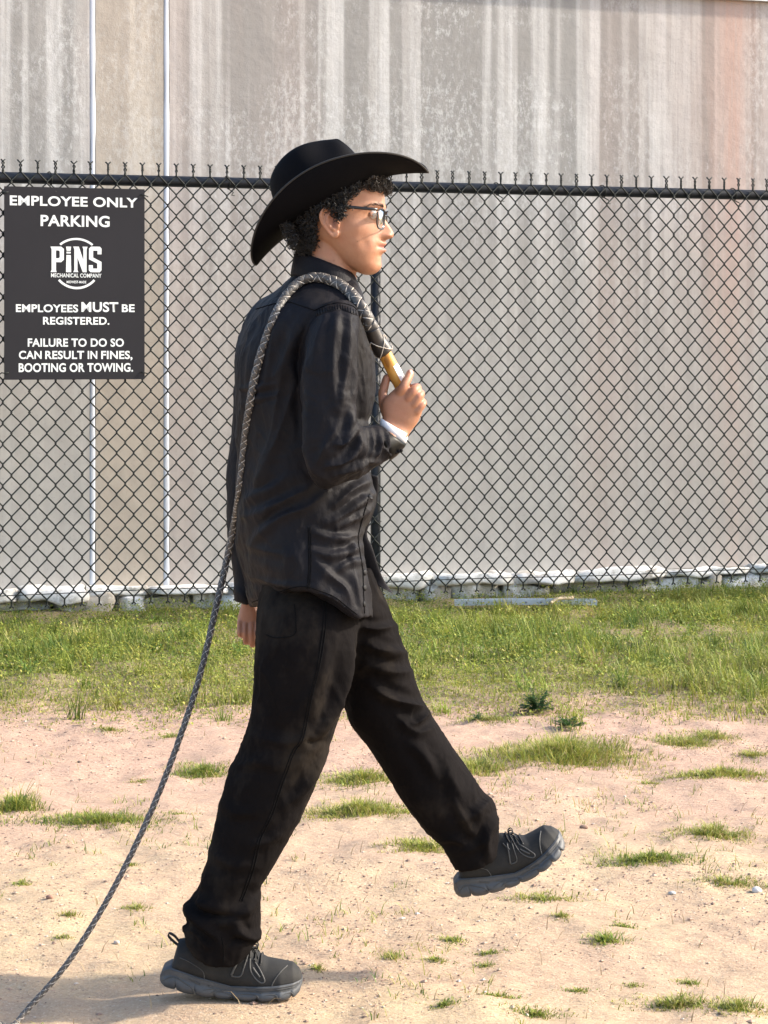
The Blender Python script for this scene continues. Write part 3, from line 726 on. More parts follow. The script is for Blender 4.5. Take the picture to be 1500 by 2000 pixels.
far_leg = limb([(540, 1110, 726, 1110, .05, .10), (590, 1160, 742, 1150, .07, .11), (630, 1210, 764, 1198, .085, .112), (655, 1270, 792, 1262, .10, .108), (664, 1330, 813, 1325, .11, .10), (672, 1390, 836, 1380, .115, .098),
    (713, 1450, 874, 1442, .12, .095), (745, 1500, 905, 1490, .12, .09), (785, 1560, 940, 1540, .12, .088), (819, 1607, 966, 1566, .12, .085), (842, 1632, 974, 1585, .12, .080), (860, 1648, 976, 1605, .12, .075),
    (876, 1672, 978, 1630, .12, .070), (889, 1697, 972, 1672, .12, .064)], 100, 44, 2.3)
hips = limb([(510, 1040, 690, 1040, .0, .12), (510, 1100, 700, 1100, .0, .135), (510, 1150, 705, 1150, .0, .14), (520, 1210, 700, 1215, .0, .135), (560, 1260, 690, 1262, .0, .10)], 30, 44)
V, F = remesh([near_leg, far_leg, hips], 0.0045, 5)
TF = [([(696, 1210), (680, 1290), (655, 1380), (620, 1430), (600, 1440)], 5, 12), ([(690, 1280), (660, 1370), (632, 1430), (618, 1450)], 5, 9), ([(628, 1440), (612, 1452), (600, 1440)], -5, 7, .2),
  ([(640, 1470), (615, 1510), (585, 1550), (560, 1570)], 6, 10), ([(600, 1440), (560, 1450), (500, 1440)], 4, 12), ([(500, 1290), (530, 1340), (545, 1400)], 3, 14), ([(455, 1500), (500, 1490), (550, 1500)], 3.5, 11),
  ([(430, 1570), (470, 1590), (520, 1580)], 3, 12), ([(570, 1600), (530, 1640), (480, 1650)], 3.5, 10), ([(410, 1660), (450, 1690), (500, 1690)], 3, 11), ([(640, 1240), (630, 1310), (600, 1380)], 2.5, 14),
  # stacked cuff over the near shoe
  ([(388, 1742), (372, 1758), (385, 1780), (430, 1792), (470, 1790)], -9, 9, .2), ([(364, 1765), (372, 1790), (400, 1812), (428, 1835), (432, 1870)], 6, 10), ([(508, 1735), (490, 1770), (462, 1790), (440, 1800)], 6, 12),
  ([(509, 1822), (490, 1832), (470, 1822), (462, 1806)], 8, 9), ([(455, 1840), (470, 1835), (490, 1842)], -7, 7, .2), ([(358, 1812), (380, 1822), (405, 1850)], 5, 8),
  # far leg: knee drags
  ([(770, 1222), (735, 1228), (700, 1222)], 7, 8), ([(795, 1275), (760, 1272), (715, 1260)], 7, 10), ([(808, 1310), (770, 1312), (720, 1300)], 5, 10), ([(834, 1382), (800, 1375), (760, 1362), (725, 1340)], 9, 10),
  ([(838, 1392), (815, 1412), (798, 1408)], 9, 8), ([(845, 1420), (820, 1430), (795, 1420), (780, 1400)], 6, 9), ([(800, 1450), (830, 1480), (860, 1530)], 5, 12), ([(870, 1480), (880, 1520), (905, 1560)], 4, 14),
  ([(960, 1560), (930, 1590), (905, 1600)], 5, 11), ([(972, 1600), (950, 1640), (955, 1675)], 7, 9), ([(880, 1550), (900, 1590), (930, 1640)], 4, 10), ([(950, 1640), (920, 1660), (890, 1660)], 4, 9), ([(862, 1640), (890, 1640), (915, 1655)], 5, 8)]
V = folds(V, F, TF)
V = wrinkle(V, F, 0.0045, 9, (1, 1, 0.6), 24); V = wrinkle(V, F, 0.0015, 30, (1, 1, 1), 34)
trousers = cobj('trousers', V, F, M['denim'])
tb = BVHTree.FromPolygons([tuple(v) for v in V], [tuple(int(i) for i in f) for f in F])
for dx in (0, 5):
    seam([(630+dx, 1170), (632+dx, 1215), (622+dx, 1290), (605+dx, 1360), (588+dx, 1440), (570+dx, 1470), (548+dx, 1530), (528+dx, 1590), (505+dx, 1640), (490+dx, 1700), (468+dx, 1760)], 0.0011, parent=trousers, tree=tb)
seam([(575, 1180), (578, 1215), (574, 1240), (540, 1246), (520, 1240)], 0.001, 'pocket_seam', parent=trousers, tree=tb)
seam([(432, 1830), (436, 1850), (437, 1880)], 0.001, parent=trousers, tree=tb)
# ------------------------------------------------------------------ body: head, neck, hands on a hidden core, one surface
HA = R(10)                             # head turned a little towards the camera
HC = P(662, 440, -0.005)
hf = np.array((math.cos(HA), -math.sin(HA), 0)); hl = np.array((-math.sin(HA), -math.cos(HA), 0)); hu = np.array((0, 0, 1.0))
S = (D0)/FPX                           # metres per outline pixel at the walker
def H(px, py, l=0.0): return HC+(px-662)*S*hf+l*hl+(440-py)*S*hu
prof = np.array([  # y, front x, back x, half width
 (309, 668, 640, .020), (313, 692, 614, .034), (323, 714, 599, .048), (340, 733, 584, .062), (360, 747, 573, .0725), (385, 751, 571, .0745), (400, 752, 572, .0750), (411, 751.5, 573, .0745), (420, 747, 576, .0735),
 (430, 745, 580, .0725), (442, 746, 586, .0715), (455, 747, 596, .0700), (466, 748, 606, .0670), (474, 750, 620, .0640), (483, 750, 634, .0610), (494, 748, 648, .0570), (502, 745, 656, .0535), (510, 743.5, 664, .049), (520, 743, 678, .0425),
 (528, 740, 692, .034), (534, 734, 704, .025), (537, 726, 712, .014)])
hy = np.concatenate([np.linspace(309, 400, 30), np.linspace(402, 537, 90)])
Q = np.stack([np.interp(hy, prof[:, 0], prof[:, k]) for k in range(4)], 1)
for k in (1, 2, 3):                    # soften the traced table
    q = Q[:, k].copy()
    for _ in range(3): q[1:-1] = (q[:-2]+2*q[1:-1]+q[2:])/4
    Q[:, k] = q
nt = 120; th = np.linspace(-math.pi, math.pi, nt, endpoint=False)
rings = []
for y, fx, bx, w in Q:
    c_, s_ = np.cos(th), np.sin(th); e = 2.35
    cx = np.sign(c_)*np.abs(c_)**(2/e); sx = np.sign(s_)*np.abs(s_)**(2/e)
    xm = (fx+bx)/2-4; x = np.where(cx > 0, xm+cx*(fx-xm), xm+cx*(xm-bx)); l = sx*w
    # face narrows forward of the ears
    k = np.clip((x-690)/60, 0, 1); l = l*(1-0.13*k*k)
    a = np.abs(l)
    def gy(c, s): return math.exp(-((y-c)/s)**2)
    fr = (cx > 0)
    nose = np.interp(y, [413, 420, 427, 434, 445, 453, 459, 464.5, 468, 471], [0, 2.5, 7, 12, 18.5, 23, 24, 21.5, 13, 1])
    nw = np.interp(y, [413, 430, 445, 456, 465, 471], [.010, .0085, .0098, .0138, .0145, .013])
    x = x+fr*nose*np.exp(-(a/nw)**2.1)
    x = x+fr*9*gy(461, 5)*np.exp(-((a-.0135)/.0055)**2)                    # nostril wings
    x = x-fr*5*gy(468, 2.2)*np.exp(-((a-.009)/.004)**2)
    x = x-fr*9*gy(420, 8)*np.exp(-((a-.031)/.013)**2)                      # sockets
    x = x+fr*3.5*gy(406, 6)*np.exp(-((a-.026)/.02)**2)                     # brow
    x = x+fr*5.5*gy(476.5, 4)*np.exp(-(a/.019)**2)-fr*3.5*gy(483, 1.8)*np.exp(-(a/.023)**4)+fr*6.5*gy(490, 4.2)*np.exp(-(a/.016)**2)
    x = x-fr*3*gy(500, 4)*np.exp(-(a/.018)**2)+fr*2.5*gy(521, 8)*np.exp(-(a/.018)**2)
    x = x-fr*3*gy(481, 5)*np.exp(-((a-.026)/.006)**2)                      # mouth corner
    l = l+np.sign(l)*.0035*gy(446, 12)*np.exp(-((x-712)/18)**2)            # cheekbone
    l = l-np.sign(l)*.0030*gy(478, 12)*np.exp(-((x-722)/8)**2)             # smile line
    l = l+np.sign(l)*.0008*gy(476, 10)*np.exp(-((x-706)/10)**2)
    l = l-np.sign(l)*.0028*gy(398, 18)*np.exp(-((x-712)/14)**2)            # temple
    rings.append(np.array([H(p, y, q) for p, q in zip(x, l)]))
head = loft(rings)
def hl_ring(y0, xa, y1, xb, w):
    t = np.linspace(0, 2*math.pi, 40, endpoint=False); xm, hw, ym, hy_ = (xa+xb)/2, (xb-xa)/2, (y0+y1)/2, (y1-y0)/2
    return np.array([H(xm+math.cos(a)*hw, ym+math.cos(a)*hy_, math.sin(a)*w) for a in t])
neck = loft([hl_ring(440, 596, 455, 680, .050), hl_ring(470, 592, 490, 690, .055), hl_ring(500, 589, 525, 694, .057), hl_ring(530, 584, 548, 697, .060), hl_ring(560, 575, 575, 698, .066), hl_ring(600, 560, 600, 690, .08)])
# ears
def ear(sg):
    out = []; dx = 11.5
    rim = [(664, 424, .0735), (660, 415, .0765), (652, 410, .080), (641, 410, .0845), (633, 418, .088), (631, 429, .0885), (635, 441, .0865), (641, 451, .0835), (647, 459, .0800), (653, 465, .0770), (659, 463, .0745), (662, 456, .0730)]
    path = cr([tuple(H(x+dx, y, sg*l)) for x, y, l in rim], 44)
    out.append(tube(path, np.interp(np.linspace(0, 1, 44), [0, .2, .5, .75, .9, 1], [.0026, .0034, .0036, .0038, .0058, .0045]), 10))
    V, F = sphere((0, 0, 0), 1, 24, 14); W = []
    for v in V:                          # thin bowl behind the rim
        y = 438-v[2]*25; x = 648+v[0]*14+(y-438)*0.36; W.append(H(x+dx, y, sg*(.0745+v[1]*.0045+.010*np.clip((652-x)/20, 0, 1))))
    out.append((np.array(W), F))
    out.append(tube(cr([tuple(H(x+dx, y, sg*l)) for x, y, l in ((650, 420, .0800), (643, 428, .0845), (644, 440, .0845), (650, 449, .0815), (657, 453, .0785))], 20), .0030, 8))   # antihelix
    out.append(tube([H(664+dx, 436, sg*.0755), H(662+dx, 442, sg*.0775), H(663+dx, 449, sg*.0755)], .0036, 10))   # tragus
    out.append(sphere(H(655+dx, 461, sg*.0765), .0075, 14, 10, (0.9, 0.5, 1.0)))
    return out
parts = [head, neck]+ear(1)+ear(-1)
def chain(pts, r, n=14, m=24):
    C = cr([tuple(p) for p in pts], m); rr = np.interp(np.linspace(0, 1, m), np.linspace(0, 1, len(r)), r)
    # rounded ends
    u = np.linspace(0, 1, m); V, F = tube(C, rr, n); out = [(V, F), sphere(C[-1], rr[-1], 12, 8), sphere(C[0], rr[0], 12, 8)]; return out
def flatring(L, Rr, Yc, b): return ring_lr(L, Rr, Yc, b, 32, 2.6)
# right hand, back of the hand to the camera, gripping the whip handle
YH = -0.150
palm = limb([(753, 850, 785, 872, -.160, .022), (748, 830, 795, 856, -.157, .021), (747, 814, 803, 842, YH, .0195), (745, 798, 814, 828, YH, .0185), (747, 784, 822, 812, YH, .0175), (757, 772, 826, 797, YH, .0165), (770, 760, 826, 783, YH+.002, .015), (780, 752, 816, 766, YH+.004, .012)], 40, 32, 2.5)
parts.append(palm)
parts += chain([P(779, 772, YH-.004), P(787, 757, YH-.011), P(796, 740, YH-.002), P(801, 729, YH+.008)], [.0105, .0098, .0090, .0082])
parts += chain([P(797, 779, YH-.009), P(808, 763, YH-.010), P(815, 757, YH+.006), P(808, 757, YH+.026), P(797, 762, YH+.034)], [.0100, .0096, .0088, .0085, .0078])
parts += chain([P(808, 790, YH-.009), P(818, 774, YH-.008), P(822, 769, YH+.008), P(814, 772, YH+.028), P(803, 777, YH+.035)], [.0095, .0092, .0086, .0082, .0075])
parts += chain([P(814, 804, YH-.008), P(824, 791, YH-.006), P(826, 785, YH+.008), P(818, 787, YH+.024), P(809, 790, YH+.030)], [.0085, .0082, .0076, .0072, .0066])
parts += chain([P(756, 806, YH+.002), P(750, 788, YH+.010), P(748, 768, YH+.016), P(752, 750, YH+.020), P(755, 738, YH+.022)], [.0125, .0110, .0096, .0090, .0078])
# left hand hanging behind, half closed
YL = .185
parts.append(limb([(473, 1140, 496, 1142, YL, .016), (472, 1175, 499, 1178, YL, .016), (467, 1195, 507, 1198, YL, .0155), (463, 1215, 511, 1220, YL, .0155), (464, 1235, 512, 1238, YL, .014), (470, 1246, 508, 1248, YL, .012)], 30, 30, 2.5))
for x0, x1, y1, r, q in ((468, 469, 1240, .0058, 0), (479, 480, 1254, .0062, 0.004), (491, 492, 1259, .0064, 0.006), (503, 502, 1253, .0062, 0.006)):
    parts += chain([P(x0, 1216, YL-.010), P(x0, 1236, YL-.019), P(x1, y1, YL-.012), P(x1+6, y1-4, YL+.012), P(x1+9, y1-18, YL+.018)], [r, r, r*.95, r*.9, r*.8])
parts += chain([P(505, 1200, YL+.002), P(512, 1222, YL+.006), P(508, 1240, YL+.008), P(500, 1252, YL-.010)], [.0105, .0098, .0088, .0078])
# hidden core that joins head, arms and legs inside the clothes
def core(pts, r): V, F = tube(cr([tuple(p) for p in pts], 24), np.interp(np.linspace(0, 1, 24), np.linspace(0, 1, len(r)), r), 14); parts.append((V, F))
core([P(640, 570, 0), P(600, 640, 0), P(595, 800, 0), P(592, 1000, 0), P(600, 1130, 0)], [.06, .09, .085, .085, .09])
core([P(600, 625, 0), P(645, 625, -.14), P(643, 740, -.20), P(645, 890, -.226), P(700, 882, -.21), P(768, 856, -.163), P(772, 845, -.157)], [.05, .04, .038, .034, .032, .019, .018])
core([P(590, 625, 0), P(520, 640, .15), P(506, 760, .205), P(490, 930, .22), P(486, 1100, .195), P(485, 1160, .185)], [.05, .04, .036, .032, .022, .016])
core([P(600, 1120, -.02), P(595, 1200, -.075), P(545, 1520, -.09), P(455, 1760, -.09), P(420, 1850, -.09)], [.08, .07, .05, .035, .03])
core([P(610, 1120, .02), P(680, 1210, .085), P(800, 1450, .12), P(905, 1620, .12), P(940, 1670, .12)], [.08, .07, .05, .035, .03])
V, F = remesh(parts, 0.0022, 4, 0.45)
x, y = toPX(V)
base = np.array((0.375, 0.190, 0.112)); cols = np.tile(base, (len(V), 1))
def blend(mask, c):
    global cols
    cols = cols*(1-mask[:, None])+np.array(c)*mask[:, None]
hd = V[:, 2] > CH-(560-678)*S*-1*-1 if False else (y < 560)
rel = V-HC; hfx = rel @ hf; hlx = rel @ hl; hyy = 440-rel[:, 2]/S; hxx = 662+hfx/S
lip = hd*(np.exp(-((hyy-484)/7.5)**4)*ss(hxx, 735, 741)*np.exp(-(np.abs(hlx)/.0225)**6)); blend(lip*0.8, (0.31, 0.105, 0.088))
line = hd*np.exp(-((hyy-483.2)/1.6)**2)*ss(hxx, 733, 738)*np.exp(-(np.abs(hlx)/.025)**6); blend(line*0.8, (0.16, 0.05, 0.04))
blend(hd*0.35*np.exp(-((hxx-764)/9)**2-((hyy-455)/9)**2), (0.40, 0.15, 0.10))
blend(hd*0.35*np.exp(-((hxx-660)/16)**2-((hyy-440)/26)**2), (0.41, 0.165, 0.105))
blend(hd*0.25*np.exp(-((hxx-712)/18)**2-((hyy-455)/14)**2), (0.42, 0.18, 0.115))
blend(0.75*hd*np.exp(-((hxx-667)/5)**2-((hyy-440)/9)**2)*(hlx > 0.05)*(hlx < .0805), (0.13, 0.05, 0.035))          # shade in the ear hollow, painted into the skin colour
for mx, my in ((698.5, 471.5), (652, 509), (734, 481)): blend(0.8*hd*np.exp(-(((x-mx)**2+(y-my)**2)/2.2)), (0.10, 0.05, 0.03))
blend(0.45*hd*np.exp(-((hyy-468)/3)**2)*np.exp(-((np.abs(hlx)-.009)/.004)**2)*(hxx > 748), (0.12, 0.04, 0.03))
for kx, ky in ((787, 757), (808, 763), (819, 773), (825, 790), (801, 727), (797, 780)): blend(0.4*(y > 700)*(y < 860)*np.exp(-(((x-kx)**2+(y-ky)**2)/40)), (0.38, 0.13, 0.08))
blend(0.30*((y > 700)*(y < 860)*ss(V[:, 1], -.19, -.12)), (0.41, 0.165, 0.10)); blend(0.25*(y > 1150)*(y < 1290), (0.38, 0.155, 0.10))
cols = np.hstack([cols, np.ones((len(V), 1))])
body = cobj('body', V, F, M['skin'], cols=cols)
hb = BVHTree.FromPolygons([tuple(v) for v in V[y < 620]] if False else [tuple(v) for v in V], [tuple(int(i) for i in f) for f in F])
# finger nails
for p, d in ((P(803, 727, YH+.001), (0.5, -0.75, 0.45)),):
    V, F = sphere((0, 0, 0), 0.0055, 12, 8, (0.8, 1.1, 0.28)); q = np.array(Vector(d).to_track_quat('Z', 'Y').to_matrix())
    cobj('finger_nail', V @ q.T+p, F, mat('nail', (0.62, 0.36, 0.28), 0.3))
# eyes, brow
for sg in (1, -1):
    V, F = sphere(H(733, 421, sg*.031), .0112, 20, 14); ey = cobj('eye', V, F, M['eye'])
    V, F = sphere(H(739.8, 421, sg*.030), .0050, 14, 10); cobj('iris', V, F, M['iris'], parent=ey)
    for q, (dy, r) in enumerate(((-4.2, .0026), (4.4, .0022))):
        pts = []
        for t in np.linspace(-1, 1, 13):
            pts.append(H(742.5-abs(t)*9-max(0, -t*sg*0)*1-3*max(0, t), 421+dy*(1-t*t)**0.8+0.8*t, sg*(.031+t*.0135)))
        V, F = tube(pts, r, 8); cobj('eyelid', V, F, mat('eyelid_skin', (0.40, 0.205, 0.135), 0.5))
    pts = [H(740.5-abs(t)*8.5-max(0, t)*4, 417.5+2.4*t*t, sg*(.031+t*.0145)) for t in np.linspace(-1, 1, 11)]
    V, F = tube(pts, .0011, 6); cobj('eyelashes', V, F, M['hair'])
def surf_l(px, py, sg=1):
    o = Vector(H(px, py, sg*.2)); h = hb.ray_cast(o, Vector(-hl*sg)); return (np.array(h[0]), np.array(h[1])) if h[0] is not None else (H(px, py, sg*.07), hl*sg)
def strandmesh(lst, r, n=4):
    mb = MB()
    for C in lst:
        k = np.linspace(0, 1, len(C)); V, F = tube(C, r*(1-0.6*k), n, cap=False); mb.add(V, F)
    return mb
for sg in (1, -1):
    L = []
    for k in range(70):
        t = rng.random(); px = 722+t*27+rng.normal(0, 1); py = np.interp(t, [0, .3, .75, 1], [408, 402.5, 403, 407])+rng.normal(0, 1.1)
        l = .056-t*.040; o = Vector(H(px+40, py, sg*l)); h = hb.ray_cast(o, Vector(-hf)); p = np.array(h[0]) if h[0] is not None else H(px, py, sg*l)
        nn = np.array(h[1]) if h[0] is not None else hf
        d = -hf*.3*(1-t)+sg*hl*.9+hu*(.5*t); L.append([p+nn*.0004, p+nn*.0016+d*.004, p+nn*.0012+d*.009])
    strandmesh(L, .0005).build('eyebrow', M['hair_lit']); child(bpy.data.objects[[o.name for o in bpy.data.objects if o.name.startswith('eyebrow')][-1]])

# ------------------------------------------------------------------ hair: curls below the hat
def curl(p, nrm, length, rad, turns, droop=0.6):
    ax = nrm*0.7+np.array((rng.normal(0, .35), rng.normal(0, .35), -droop+rng.normal(0, .3))); ax /= np.linalg.norm(ax)
    u = np.cross(ax, (0.2, 0.9, 0.3)); u /= np.linalg.norm(u); w = np.cross(ax, u); t = np.linspace(0, 1, 12); a = t*turns*2*math.pi+rng.random()*6
    return p+ax*(t*length)[:, None]+(np.cos(a)*rad*(0.3+t))[:, None]*u+(np.sin(a)*rad*(0.3+t))[:, None]*w
curls = []
hp = [(571, 395), (700, 345), (700, 372), (690, 384), (681, 396), (677, 410), (675, 424), (666, 428), (658, 418), (646, 408), (634, 412), (627, 424), (624, 440), (622, 458), (618, 476), (614, 490), (600, 494), (584, 492), (574, 470), (568, 440)]
hp = np.array(hp, float); hp[:, 0] += 11*(hp[:, 0] > 580)
def inside(px, py):
    c = False; j = len(hp)-1
    for i in range(len(hp)):
        if (hp[i, 1] > py) != (hp[j, 1] > py) and px < (hp[j, 0]-hp[i, 0])*(py-hp[i, 1])/(hp[j, 1]-hp[i, 1])+hp[i, 0]: c = not c
        j = i
    return c
cnt = 0
while cnt < 1500:
    px, py = rng.uniform(565, 713), rng.uniform(340, 496)
    if not inside(px, py) or (px > 641 and py > 428): continue
    cnt += 1
    for sg in ((1, -1) if cnt % 3 == 0 else (1,)):
        p, nn = surf_l(px, py, sg)
        back = np.clip((610-px)/40, 0, 1)
        curls.append(curl(p+nn*rng.uniform(0, .008), nn, rng.uniform(.010, .020), rng.uniform(.0025, .0045), rng.uniform(1, 2)))
for k in range(500):                    # nape and back of the head
    py = rng.uniform(400, 492); l = rng.uniform(-.055, .055); o = Vector(H(520, py, l)); h = hb.ray_cast(o, Vector(hf))
    if h[0] is None or (np.array(h[0])-HC) @ hf > -.03: continue
    curls.append(curl(np.array(h[0]), np.array(h[1]), rng.uniform(.004, .011), rng.uniform(.0025, .0035), rng.uniform(1, 2)))
hair = strandmesh(curls, .0017).build('hair', M['hair']); child(hair)
fr = []
for k in range(330):                    # fringe curls over the forehead
    l = rng.uniform(-.06, .06); py = rng.uniform(346, 372+3*rng.random()); o = Vector(H(800, py, l)); h = hb.ray_cast(o, Vector(-hf))
    if h[0] is None: continue
    fr.append(curl(np.array(h[0])+hf*rng.uniform(0, .010), np.array(h[1]), rng.uniform(.008, .018), rng.uniform(.003, .0048), rng.uniform(1, 2.2), 0.35))
for k in range(90):
    px = rng.uniform(690, 750); p, nn = surf_l(px, rng.uniform(348, 366+6*rng.random())); fr.append(curl(p, nn, rng.uniform(.008, .014), .0032, 1.4))
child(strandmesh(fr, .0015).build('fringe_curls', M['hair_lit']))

# ------------------------------------------------------------------ glasses
gl = empty('glasses'); child(gl)
def lens_loop(sg, grow=0.0, x0=754.0, n=40):
    a = np.linspace(0, 2*math.pi, n, endpoint=False); pts = []
    for q in a:
        c_, s_ = math.cos(q), math.sin(q); cx = np.sign(c_)*abs(c_)**(2/3.2); sx = np.sign(s_)*abs(s_)**(2/3.2)
        l = .0335+cx*(.0245+grow); yy = 431-sx*(19.5+grow/S)
        pts.append(H(x0-0.0-((l-.010)/.05)**2*7-(yy-431)*0.06, yy, sg*l))
    return np.array(pts)
def part_of(par, name, V, F, m): 
    o = mesh_obj(name, V, F, m, par); return o
for sg in (1, -1):
    o_, i_ = lens_loop(sg, .0009), lens_loop(sg, -.0011); fb = hf*.0010
    rings = [[a+fb, a-fb, b-fb, b+fb] for a, b in zip(o_, i_)]; rings.append(rings[0])
    V, F = loft(rings, cap=False); part_of(gl, 'rim', V, F, M['frame'])
    a, b = lens_loop(sg, -.0012)+hf*.0006, lens_loop(sg, -.0012)-hf*.0006
    V = np.vstack([a, b, a.mean(0)+hf*.0006, b.mean(0)+hf*.0002]); n_ = len(a); F = []
    for j in range(n_):
        k = (j+1) % n_; F += [(j, k, 2*n_), (n_+k, n_+j, 2*n_+1), (j, n_+j, n_+k, k)]
    part_of(gl, 'lens', V, F, M['lens'])
    C = cr([H(748.5, 413.5, sg*.0590), H(742, 413, sg*.066), H(730, 412.3, sg*.0715), H(700, 409.5, sg*.0765), H(672, 407, sg*.0785), H(655, 406, sg*.079), H(645, 413, sg*.0785)], 30)
    rings = []
    for j, c in enumerate(C):
        h = .0032 if j < 22 else .0026; rings.append([c+hl*.0012+hu*h, c-hl*.0012+hu*h, c-hl*.0012-hu*h, c+hl*.0012-hu*h])
    V, F = loft(rings); part_of(gl, 'temple_arm', V, F, M['frame'])
V, F = tube(cr([H(754, 424, .0095), H(756, 422, .004), H(756, 422, -.004), H(754, 424, -.0095)], 12), .0016, 8); part_of(gl, 'bridge', V, F, M['frame'])

# ------------------------------------------------------------------ hat
hat = empty('cowboy_hat'); child(hat)
tilt = R(29)
HO = H(661.5, 414, 0)                   # middle of the chord from brim back to brim front
ha = hf*math.cos(tilt)+hu*math.sin(tilt); hz = -hf*math.sin(tilt)+hu*math.cos(tilt)
def T(f, l, z): return HO+ha*f+hl*l+hz*z
def brim_pt(u, ph):                     # u 0 at crown .. 1 at edge
    c_, s_ = math.cos(ph), math.sin(ph)
    a0, b0 = .098, .079; a1, b1 = .201, .158
    f = c_*(a0+(a1-a0)*u)+0.002-0.008*u*max(0, -c_); arc = (b1-b0)*u
    side = abs(s_)**(1.15-0.38*max(0, c_))
    z0 = 0.020                            # crown base height over the chord
    # sides roll up, front and back dip
    roll = side*R(78)
    if roll*u > 1e-3:
        rr = arc/(roll) if roll > 1e-6 else 1e9; rad = (b1-b0)/roll
        an = roll*u; dl = rad*math.sin(an); dz = rad*(1-math.cos(an))
    else: dl, dz = arc, 0
    lsgn = 1 if s_ >= 0 else -1
    l = lsgn*(abs(s_)*b0+abs(s_)*dl); z = z0+dz*1.16*side-(1-side)*(0.036+0.006*c_)*max(0.0, u)**1.5
    z += 0.012*side*u
    return f, l, z
nu, nph = 16, 120; top, bot = [], []
for i in range(nu+1):
    u = -0.14+1.14*i/nu; a, b = [], []
    for j in range(nph):
        ph = 2*math.pi*j/nph; f, l, z = brim_pt(u, ph); a.append(T(f, l, z+.0018)); b.append(T(f, l, z-.0018))
    top.append(a); bot.append(b)
rings = np.array(top+bot[::-1]); V, F = loft(rings, cap=False)
part_of(hat, 'brim', V, F, M['felt'])
V, F = tube(np.array([T(*brim_pt(1.0, 2*math.pi*j/nph)) for j in range(nph)]+[T(*brim_pt(1.0, 0))]), .0021, 6); part_of(hat, 'brim_edge_highlight', V, F, M['felt_edge_lit'])  # thin pale strip stands in for the highlight along the brim
def crown_pt(h, ph):                    # h 0 base .. 1 middle of the creased top
    c_, s_ = math.cos(ph), math.sin(ph); cx = np.sign(c_)*abs(c_)**0.9; sx = np.sign(s_)*abs(s_)**0.9
    al = h*math.pi/2; p_ = 0.72; r = max(0.0, math.cos(al))**p_; zz = max(0.0, math.sin(al))**p_ if h > 0 else h
    if h <= 0: r = 1.0
    f = cx*.103*r-0.008-0.004*zz; l = sx*.081*r*(1-0.10*zz*max(0, c_))
    z = .018+.150*zz+0.006*zz*c_*r
    dent = math.exp(-((l/.030))**2)*ss(np.array(zz), 0.72, 0.97)*(0.028*(1-0.5*(f/.1)**2)); z -= dent
    pin = ss(np.array(zz), 0.25, 0.85)*math.exp(-((f-.045)/.035)**2)*0.026*(1 if abs(l) > .02 else abs(l)/.02); l -= np.sign(l)*pin
    return f, l, z
rings = []
for h in [-0.08, 0.001]+list(np.linspace(0.03, 0.97, 40))+[0.985, 0.995]:
    rings.append([T(*crown_pt(h, 2*math.pi*j/96)) for j in range(96)])
V, F = loft(rings, cap=True); part_of(hat, 'crown', V, F, M['felt'])
rings = []
for h, g in ((0.0, 1.0), (0.004, 1.012), (0.04, 1.014), (0.045, 1.0)):
    rr = []
    for j in range(96):
        f, l, z = crown_pt(h, 2*math.pi*j/96); rr.append(T(f*g, l*g, z))
    rings.append(rr)
V, F = loft(rings, cap=False); part_of(hat, 'hat_band', V, F, mat('hat_ribbon', (0.006, 0.006, 0.007), 0.5))

# ------------------------------------------------------------------ wristband
wb = band([(740, 832, 793, 866, -.157, .0260), (742, 823, 796, 857, -.156, .0255), (744, 817, 798, 848, -.155, .025)], .0015, 'wristband', M['wristband'], None, 0, 360, 48)
